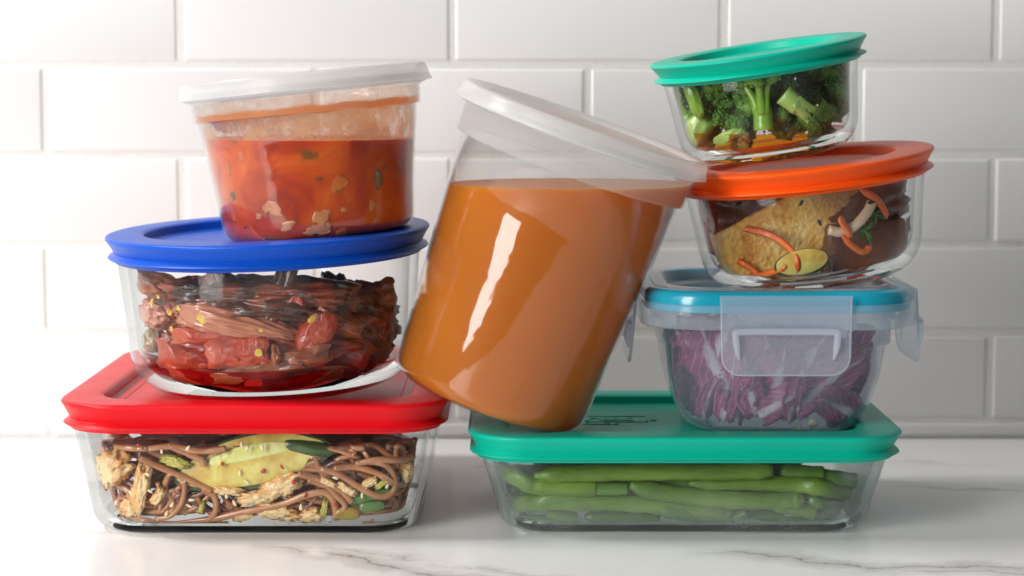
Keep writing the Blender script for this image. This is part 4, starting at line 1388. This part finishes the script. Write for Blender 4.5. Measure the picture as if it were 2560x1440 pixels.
m_oil = M_glasswall('orange_oil', face=(0.95, 0.60, 0.16), edge=(0.75, 0.30, 0.03), rough=0.03)
m_juice = M_glasswall('red_juice', face=(0.80, 0.10, 0.05), edge=(0.55, 0.03, 0.02), rough=0.03)
pool('vegetable_juice', BLUE, BLUE['c'].z + 0.0150, 0.016, m_juice, 'clear red juice pooled at the bottom of the blue-lidded bowl', 'juice')
pool('cooking_oil', BROC, BROC['c'].z + 0.0105, 0.012, m_oil, 'thin orange oil pooled at the bottom of the small broccoli bowl', 'oil')

# ------------------------------------------------------------------ tofu bowl
tf = blob('fried_tofu', ORANGE, 1975, 570, 380, 168, 15, 29, m_tofu, 9, .05, 1.5, 6, 11.0, inset=0.031, fine=0.035, box=True, tilt=8, label='large golden fried tofu slab slanting across the orange-lidded bowl', cat='tofu', group='tofu pieces')
blob('fried_tofu', ORANGE, 2160, 620, 210, 140, 16, 6, m_darktofu, 10, .05, 1.6, 5, 12.0, inset=0.019, fine=0.015, box=True, yaw=14, label='dark brown glazed tofu block at the right of the orange-lidded bowl', cat='tofu', group='tofu pieces')
blob('fried_tofu', ORANGE, 2010, 500, 500, 150, 26, 6, m_darktofu, 12, .10, 2.0, 5, 4.0, inset=0.042, fine=0.012, label='dark tofu heap at the back of the orange-lidded bowl under the lid', cat='tofu', group='tofu pieces')
blob('tomato_wedge', ORANGE, 1815, 520, 150, 80, 16, 6, m_pepdark, 14, .12, 1.6, 4, 2.6, inset=0.012, label='dark red tomato wedge at the upper left of the orange-lidded bowl', cat='tomato', group='tomato pieces')
blob('tomato_wedge', ORANGE, 1772, 575, 130, 34, 12, -76, m_bit_red, 15, .12, 1.6, 4, 2.6, inset=0.006, label='red tomato sliver along the left wall of the orange-lidded bowl', cat='tomato', group='tomato pieces')


def ribbon(path, rpx, label, flat=0.45, inset=0.0014, prof=None):
    strand('carrot_strip', ORANGE, path, rpx, m_carrot, inset=inset, n=36, sides=6, flat=flat, jig=0.00025, prof=prof or (lambda t: min(1, 0.35 + 6 * min(t, 1 - t))), label=label, cat='carrot strip', group='carrot strips in the orange-lidded bowl')


ribbon([(1828, 566, 9), (1868, 572, 12), (1925, 588, 14), (1970, 618, 9), (1992, 655, 3), (1985, 690), (1955, 712), (1905, 728)], 9, 'long carrot strip curling in front of the golden tofu down to the bowl bottom')
ribbon([(2150, 470), (2185, 492), (2208, 520), (2218, 546)], 12, 'carrot strip arching at the upper right of the golden tofu', inset=0.006)
ribbon([(2098, 542), (2112, 565), (2130, 594)], 12, 'short carrot stub at the right tip of the golden tofu', inset=0.003)
ribbon([(2106, 590), (2128, 612), (2156, 630), (2172, 622), (2172, 608)], 9, 'hooked carrot strip in front of the dark tofu block', inset=0.002)
ribbon([(1835, 680), (1880, 692), (1930, 682), (1966, 664)], 11, 'tapered carrot strip under the lower tip of the golden tofu', inset=0.002)
ribbon([(1775, 685), (1800, 668), (1825, 660)], 9, 'small carrot shred at the lower left of the orange-lidded bowl')
ribbon([(1845, 712), (1868, 718)], 13, 'short carrot scrap on the bottom of the orange-lidded bowl')
ribbon([(1800, 640), (1850, 655), (1900, 690), (1925, 715)], 8, 'thin carrot strip crossing the lower left of the golden tofu', inset=0.004)
ribbon([(2060, 700), (2110, 690), (2160, 680), (2200, 660)], 8, 'thin carrot strip along the bottom right of the orange-lidded bowl', inset=0.003)
strand('bean_sprout', ORANGE, [(2072, 575), (2105, 580), (2140, 562), (2168, 530), (2180, 505)], 13, m_sprout, inset=0.006, n=30, sides=10, flat=0.8, label='pale bean sprout curving behind the carrot stub', cat='bean sprout')
c3 = lens('cucumber_slice', ORANGE, 2005, 655, 130, 62, 6, 12, m_cuke, 0.006, dome=0.3, sharp=1.0)
tag(c3, 'thick cucumber slice below the golden tofu in the orange-lidded bowl', 'cucumber slice', 'cucumber slices')
lens('skin', ORANGE, 2005, 655, 140, 70, 6, 12, m_skin, 0.006, parent=c3, dz=-0.0006, dy=0.0014, dome=0.05, sharp=1.0)
for i, (px, py, rot) in enumerate([(2003, 507, 60), (1838, 547, 70), (2049, 557, -60), (2178, 506, 10), (1950, 688, 80), (1906, 697, 20), (1902, 716, 10), (2168, 608, -70), (1848, 510, 30), (1900, 500, 20)]):
    seed('sesame_seed', ORANGE, px, py, 19, 12, rot, m_black, 0.0006 if i not in (3, 8, 9) else 0.004, near(ORANGE, px, py, 'black sesame seed'), 'black sesame seeds', 1.8, 'sesame seed')


def parsley(px, py, size, rot, inset, label):
    p = front(ORANGE, px, py, inset)
    n = 60
    V, Fc = [Vector((0, 0, 0))], []
    for i in range(n):
        a = 2 * PI * i / n
        r_ = size * (0.72 + 0.22 * math.cos(5 * a) + 0.10 * math.cos(15 * a + .5))
        V.append(Vector((math.cos(a) * r_, -0.002 * math.cos(5 * a) + 0.0015 * math.sin(3 * a), math.sin(a) * r_)))
    for i in range(n):
        Fc.append((0, 1 + i, 1 + (i + 1) % n))
    V2, F2 = tube([Vector((0, 0.0005, 0)), Vector((-size * .8, 0.001, -size * .3)), Vector((-size * 1.5, 0.002, -size * .4))], 0.0006, 6)
    V, Fc = merge([(V, Fc), (V2, F2)])
    o = mesh('parsley_leaf', V, Fc, m_cil, smooth=True, fix=False)
    so = o.modifiers.new('thickness', 'SOLIDIFY')
    so.thickness = 0.0003
    o.location = p
    o.rotation_euler = (R(6), R(-rot), R(-12))
    press(o, ORANGE, 0.0008)
    tag(o, label, 'parsley leaf', 'parsley leaves')


parsley(2272, 570, 0.0072, 10, 0.006, 'dark green parsley leaf at the right wall of the orange-lidded bowl')
parsley(2188, 535, 0.0055, 50, 0.009, 'small parsley leaf right of the bean sprout')
parsley(2160, 575, 0.0050, 100, 0.006, 'parsley sprig hanging under the bean sprout')

# ------------------------------------------------------------------ radicchio
def M_radicchio():
    g = G('radicchio')
    uv = g.n('TexCoord', 'UV')
    s = g.n('SeparateXYZ', None, Vector=uv)
    u = g.math('ABSOLUTE', g.math('ADD', s.outputs['X'], -0.5))
    n = g.noise(6, 5, 0.6, vec=uv)
    rib = g.math('ADD', u, g.math('MULTIPLY_ADD', n, 0.22, -0.11))
    w0 = g.math('MULTIPLY_ADD', s.outputs['Y'], -0.13, 0.11)
    vein = g.n('MapRange', 'Result', Value=g.math('SUBTRACT', rib, w0), From_Min=-0.02, From_Max=0.05, To_Min=1.0, To_Max=0.0)
    side = g.n('TexWave', 'Fac', Vector=g.n('Mapping', 'Vector', Vector=uv, Scale=(1.0, 1.0, 1.0), Rotation=(0, 0, 0.7)), Scale=2.6, Distortion=5.0, Detail=3.0, Detail_Scale=1.4)
    sv = g.n('MapRange', 'Result', Value=side, From_Min=0.94, From_Max=1.0, To_Min=0.0, To_Max=0.45)
    m = g.math('MAXIMUM', vein, sv)
    pur = g.ramp(g.noise(4, 4, 0.6, vec=uv), [(0.3, (0.22, 0.018, 0.080)), (0.55, (0.46, 0.045, 0.17)), (0.8, (0.58, 0.12, 0.28))])
    c = g.mix(m, pur, (0.80, 0.70, 0.70))
    b = g.n('BsdfPrincipled', 'BSDF', Base_Color=c, Roughness=0.35, Coat_Weight=0.3, Normal=g.bump(g.noise(14, 5, 0.6, vec=uv), 0.5, 0.002))
    return g.done(g.n('MixShader', 'Shader', Fac=0.25, i1=b, i2=g.n('BsdfTranslucent', 'BSDF', Color=c)))


m_rad = M_radicchio()


def radicchio(px, py, inset, wmm, lmm, rot, sd, label, lean=10, spin=0, curl=0.7):
    rr_ = random.Random(sd)
    nu, nv = 12, 16
    V, Fc, UV = [], [], []
    W, L = wmm / 1000, lmm / 1000
    ph = rr_.uniform(0, 6)
    for j in range(nv + 1):
        t = j / nv
        wd = W * (0.30 + 0.75 * math.sin(PI * (0.12 + 0.80 * t)) ** 0.8) * (1 + 0.10 * math.sin(9 * t + ph))
        for i in range(nu + 1):
            s = i / nu - 0.5
            cu = curl * 2.4
            x = wd * math.sin(s * cu) / cu * 1.25
            y = wd * (1 - math.cos(s * cu)) / cu * 1.2 + 0.0022 * math.sin(5 * t + ph + s * 4) + L * 0.18 * math.sin(t * 2.2 + ph * .3)
            y += 0.0018 * math.sin(s * 22 + t * 8 + ph) * abs(s) * 2
            z = L * (t - 0.5) + 0.0015 * math.sin(s * 15 + ph) * t + rr_.uniform(-1, 1) * 0.0002
            if j == nv or j == 0:
                z += rr_.uniform(-1, 1) * 0.0015
            V.append(Vector((x, y, z)))
            UV.append((s + 0.5, t))
    for j in range(nv):
        for i in range(nu):
            a = j * (nu + 1) + i
            Fc.append((a, a + 1, a + nu + 2, a + nu + 1))
    o = mesh('radicchio_leaf', V, Fc, m_rad, fix=False)
    uvl = o.data.uv_layers.new(name='uv')
    for lp in o.data.loops:
        uvl.data[lp.index].uv = UV[lp.vertex_index]
    so = o.modifiers.new('thickness', 'SOLIDIFY')
    so.thickness = 0.0007
    o.location = front(RAD, px, py, inset)
    o.rotation_euler = Euler((R(lean), R(-rot), R(spin)), 'XYZ')
    press(o, RAD, 0.0012)
    return tag(o, label, 'radicchio', 'radicchio leaves in the clip-lid box')


RL = [
    (1960, 1010, .003, 14, 24, -60, 'magenta radicchio piece lying low right of the centre', 4, 10, .8),
    (1780, 900, .005, 22, 34, 20, 'wide magenta radicchio leaf left of the clip', 6, -10, .6),
    (2100, 1020, .004, 14, 26, 62, 'short pale footed radicchio piece at the lower right', 4, 0, .7),
    (1700, 1000, .006, 14, 26, -20, 'small dark radicchio piece low in the left corner', 4, 20, .8),
    (2075, 965, .005, 16, 40, -52, 'broad radicchio piece with a thick white rib slanting up right', 8, 10, .5),
    (1945, 965, .006, 20, 34, -10, 'radicchio leaf with fine white veins right of the box centre', 12, -10, .8),
    (1890, 985, .004, 13, 22, 10, 'small folded radicchio piece with a white foot at the box centre', 4, 20, .9),
    (1818, 965, .004, 9, 36, -12, 'narrow pointed magenta radicchio strip left of centre', 6, -20, .6),
    (1772, 1000, .004, 8, 22, -18, 'small radicchio rib with a white bulbous end at the left', 4, 0, .9),
    (1715, 940, .006, 17, 36, 8, 'dark folded radicchio leaf at the left wall of the box', 10, 30, .9),
    (1680, 915, .008, 15, 40, 4, 'shaded radicchio leaf in the left corner of the box', 4, 50, .8),
    (2160, 960, .006, 17, 30, -70, 'crumpled radicchio leaf at the right wall of the box', 14, -25, .9),
    (2150, 1010, .005, 12, 26, -62, 'pale ribbed radicchio piece low at the right of the box', 6, -10, .7),
    (2185, 925, .012, 17, 26, -30, 'dark radicchio tip in the upper right of the box', 10, -40, .9),
    (1985, 1000, .003, 7, 22, -8, 'slim radicchio piece with a white stripe low right of centre', 4, 0, .6),
    (1740, 850, .007, 22, 24, 70, 'dark radicchio leaf under the lid at upper left', 0, 10, .7),
    (1800, 860, .010, 20, 26, -30, 'dark curled radicchio leaf under the lid left of the clip', 0, -15, .9),
    (1930, 890, .010, 22, 30, 20, 'radicchio leaf behind the front clip', 6, 0, .8),
    (2030, 900, .010, 22, 30, -25, 'radicchio leaf behind the right half of the front clip', 6, 0, .8),
    (2150, 880, .014, 18, 22, 40, 'dark radicchio leaf under the lid at upper right', 0, -30, .8),
    (1870, 930, .014, 26, 40, 0, 'deep magenta radicchio leaf at the back of the middle', 10, 0, .5),
    (2000, 940, .020, 30, 40, -20, 'large dark radicchio leaf at the back right of centre', 10, 0, .5),
    (1760, 940, .018, 26, 40, 15, 'large dark radicchio leaf at the back left', 10, 0, .5),
    (2110, 950, .022, 26, 36, -35, 'dark radicchio leaf behind the broad white ribbed piece', 10, 0, .5),
    (1850, 1010, .006, 11, 20, -5, 'short magenta radicchio piece low left of centre', 6, 10, .8),
]
for i, (px, py, ins, wm, lm, rot, lab, lean, spin, cu) in enumerate(RL):
    radicchio(px, py, ins, wm * 1.15, lm, rot, 60 + i, lab, lean, spin, cu)
V0, Fc = ico(5)
V = []
for v in V0:
    k = 1 + 0.35 * noise.fractal(v * 3.4, 0.8, 2, 4)
    V.append(Vector((v.x * 0.034 * k, v.y * 0.026 * k, v.z * 0.017 * k)))
m_raddark = M_food('shredded_radicchio', [(0.3, (0.035, 0.006, 0.016)), (0.6, (0.12, 0.015, 0.05)), (0.78, (0.40, 0.22, 0.27))], 110, 0.4, (200, 0.8, 0.002), 0.3)
o = mesh('radicchio_pile', V, Fc, m_raddark, fix=False)
o.location = RAD['c'] + Vector((0.0, 0.008, 0.029))
tag(o, 'heap of shredded radicchio at the heart of the clip-lid box', kind='stuff')
for i, (px, py, a, b, lab) in enumerate(((1671, 925, 18, 20, 'tan crumb stuck high on the left wall of the clip-lid box'), (2034, 1060, 22, 24, 'tan crumb near the bottom right of the clip-lid box'), (2050, 1074, 14, 8, 'tiny crumb just below the larger tan one'), (1992, 1082, 44, 10, 'flat tan crumb on the floor of the clip-lid box'))):
    blob('food_crumb', RAD, px, py, a, b, 1.6, 20 * i, m_crumb, i, .3, 2, 3, 3, inset=0.0008, label=lab, cat='crumb', group='crumbs in the clip-lid box')

# ------------------------------------------------------------------ green beans
BG = 'green beans in the green-lidded box'


def bean(path, rpx, label, mat_=None, inset=0.0045, ends=(0.32, 0.62), flat=0.72):
    sd = rn.uniform(0, 50)

    ln = sum(math.hypot(b[0] - a[0], b[1] - a[1]) for a, b in zip(path, path[1:]))
    nb = max(1.0, ln / 42.0)

    def prof(t):
        e = 1.0
        e = min(e, ends[0] + (1 - ends[0]) * min(1, t / 0.10))
        e = min(e, ends[1] + (1 - ends[1]) * min(1, (1 - t) / 0.06))
        return e * (1 + 0.045 * math.sin(t * nb * 2 * PI + sd) + 0.10 * noise.noise(Vector((t * nb * 0.8, sd, 0))))
    strand('green_bean', GREEN, path, rpx, mat_ or m_bean, inset=inset, n=44, sides=14, flat=flat, prof=prof, label=label, cat='green bean', group=BG)


bean([(1335, 1190), (1450, 1184), (1600, 1180), (1800, 1180), (1932, 1176)], 22, 'long straight green bean along the top under the lid')
bean([(1240, 1165), (1280, 1188), (1335, 1215), (1410, 1220), (1490, 1222)], 21, 'bent light green bean with a torn open end at the upper left', inset=0.0042, ends=(0.8, 1.1))
bean([(1478, 1220), (1520, 1222), (1568, 1222)], 17, 'short darker bean stub right of the torn end', m_bean_dark, ends=(0.9, 0.95))
bean([(1575, 1212), (1640, 1228), (1750, 1244), (1870, 1252), (1960, 1252), (2010, 1248)], 23, 'plump green bean in the middle with a rounded right end', inset=0.0046, ends=(0.5, 0.5))
bean([(1720, 1208), (1850, 1204), (1980, 1210), (2070, 1222), (2135, 1232)], 22, 'long green bean at the right reaching the glass corner', inset=0.007)
bean([(1265, 1272), (1340, 1256), (1480, 1255), (1620, 1262), (1740, 1276), (1830, 1288)], 22, 'long green bean low at the left and centre', inset=0.0048)
bean([(1650, 1278), (1710, 1286), (1760, 1300), (1790, 1308)], 17, 'dark bean end pressed flat against the glass at the bottom centre', m_bean_dark, inset=0.0022, ends=(0.5, 0.6))
bean([(1822, 1304), (1845, 1294), (1868, 1284)], 14, 'small slanted cut bean slice at the bottom right of centre', m_bean_dark, inset=0.002, ends=(0.7, 0.7))
bean([(1370, 1280), (1400, 1290), (1440, 1296)], 17, 'short bean stub low at the left', ends=(0.9, 0.9))
bean([(1460, 1292), (1550, 1292), (1650, 1296)], 15, 'thin bean lying on the bottom of the box at centre', m_bean_dark, inset=0.006)
bean([(1930, 1262), (1990, 1272), (2036, 1284)], 17, 'bean with an open cut end at the lower right', ends=(0.8, 1.1))
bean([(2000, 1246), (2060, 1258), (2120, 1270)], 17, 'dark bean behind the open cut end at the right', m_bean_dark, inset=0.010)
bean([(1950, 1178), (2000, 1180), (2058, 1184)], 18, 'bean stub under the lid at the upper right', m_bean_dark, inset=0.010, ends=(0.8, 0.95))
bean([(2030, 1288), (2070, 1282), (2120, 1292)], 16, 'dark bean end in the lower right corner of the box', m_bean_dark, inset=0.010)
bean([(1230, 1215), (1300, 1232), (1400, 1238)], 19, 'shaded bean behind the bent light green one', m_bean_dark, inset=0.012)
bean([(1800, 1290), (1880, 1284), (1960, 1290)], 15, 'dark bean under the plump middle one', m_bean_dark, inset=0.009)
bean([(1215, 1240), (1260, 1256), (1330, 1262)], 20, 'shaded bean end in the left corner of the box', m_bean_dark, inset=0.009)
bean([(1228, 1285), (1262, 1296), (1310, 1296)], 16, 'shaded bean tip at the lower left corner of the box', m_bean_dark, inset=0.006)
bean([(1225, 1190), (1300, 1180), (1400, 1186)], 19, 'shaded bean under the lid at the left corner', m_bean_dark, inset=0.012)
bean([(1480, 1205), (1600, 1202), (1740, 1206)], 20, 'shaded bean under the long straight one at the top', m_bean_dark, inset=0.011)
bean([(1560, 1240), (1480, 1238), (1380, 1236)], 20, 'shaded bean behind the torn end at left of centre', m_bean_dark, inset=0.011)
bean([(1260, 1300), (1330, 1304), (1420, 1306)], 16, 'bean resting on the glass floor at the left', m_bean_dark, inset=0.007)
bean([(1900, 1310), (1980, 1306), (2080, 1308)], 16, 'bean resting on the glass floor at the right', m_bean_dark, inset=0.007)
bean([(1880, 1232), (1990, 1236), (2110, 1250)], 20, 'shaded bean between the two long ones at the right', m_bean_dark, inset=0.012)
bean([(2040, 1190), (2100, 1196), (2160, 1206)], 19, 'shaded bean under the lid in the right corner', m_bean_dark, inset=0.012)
BK = ['dark bean far back in the green-lidded box']
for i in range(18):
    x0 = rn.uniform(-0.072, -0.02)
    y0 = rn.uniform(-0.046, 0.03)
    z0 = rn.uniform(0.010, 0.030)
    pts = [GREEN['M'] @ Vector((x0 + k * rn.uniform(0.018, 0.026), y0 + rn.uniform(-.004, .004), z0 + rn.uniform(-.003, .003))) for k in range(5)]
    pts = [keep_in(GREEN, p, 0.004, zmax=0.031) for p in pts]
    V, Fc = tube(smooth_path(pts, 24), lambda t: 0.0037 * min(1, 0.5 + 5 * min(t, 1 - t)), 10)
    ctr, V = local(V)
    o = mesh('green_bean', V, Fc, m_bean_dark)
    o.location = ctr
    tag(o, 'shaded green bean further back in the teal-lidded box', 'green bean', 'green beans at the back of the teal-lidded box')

# ------------------------------------------------------------------ bits in the soup, showing through the tub wall
SB = [
    (800, 540, 46, 44, -20, m_garlic, 'larger pale garlic chip low in the middle of the soup tub'), (793, 570, 72, 36, 5, m_garlic, 'flat pale garlic slice under the larger chip in the soup tub'),
    (672, 518, 30, 26, 30, m_garlic, 'small pale garlic chip left of the middle of the soup tub'), (650, 541, 20, 16, 0, m_garlic, 'tiny pale garlic chip low left in the soup tub'),
    (820, 528, 14, 10, 0, m_garlic, 'tiny garlic fleck above the larger chip in the soup tub'), (856, 525, 22, 14, 20, m_garlic, 'garlic fleck right of the larger chip in the soup tub'),
    (925, 512, 24, 28, 40, m_garlic, 'garlic chip at the right of the soup tub'), (672, 600, 30, 28, 50, m_garlic, 'garlic chip at the bottom left of the soup tub'),
    (910, 586, 36, 20, 10, m_garlic, 'faint garlic chip at the bottom right of the soup tub'), (730, 560, 60, 26, 25, m_garlic, 'long pale chip low left of the middle of the soup tub'),
    (850, 575, 30, 44, 20, m_bit_orange, 'orange carrot bit right of the flat garlic slice in the soup tub'), (700, 525, 80, 36, -15, m_bit_orange, 'soft orange carrot cube at the left of the soup tub'),
    (605, 390, 16, 26, 20, m_bit_orange, 'small orange fleck near the top left of the soup tub'), (570, 362, 8, 12, -20, m_bit_orange, 'tiny orange fleck at the soup surface on the left'),
    (840, 460, 60, 40, 40, m_bit_orange, 'blurred orange piece in the middle of the soup tub'), (575, 420, 16, 40, 10, m_bit_orange, 'orange shred along the left side of the soup tub'),
    (590, 530, 70, 60, -15, m_bit_red, 'dark red bean at the left wall of the soup tub'), (650, 590, 130, 60, 8, m_bit_red, 'pinkish red tomato lump at the bottom left of the soup tub'),
    (590, 485, 40, 26, 30, m_bit_green, 'dark green herb bit above the red bean in the soup tub'), (700, 600, 90, 22, 5, m_bit_green, 'dark herb bit on the bottom of the soup tub'),
    (795, 448, 30, 8, 8, m_bit_green, 'thin dark herb fleck in the middle of the soup tub'), (935, 450, 60, 50, 20, m_bit_green, 'dark green pepper piece at the right of the soup tub'),
    (955, 420, 20, 10, 0, m_bit_green, 'small dark fleck at the right of the soup tub'), (980, 560, 40, 30, 0, m_bit_orange, 'orange bit at the lower right of the soup tub'),
]
for i, (px, py, wp, hp, rot, mt, lab) in enumerate(SB):
    blob('soup_bit', SOUP, px, py, wp, hp, 3.0, rot, mt, i + 7, .30, 1.8, 3, 3, inset=0.0012, press_in=0.0001, label=lab, cat='soup bit', group='bits in the tomato soup')
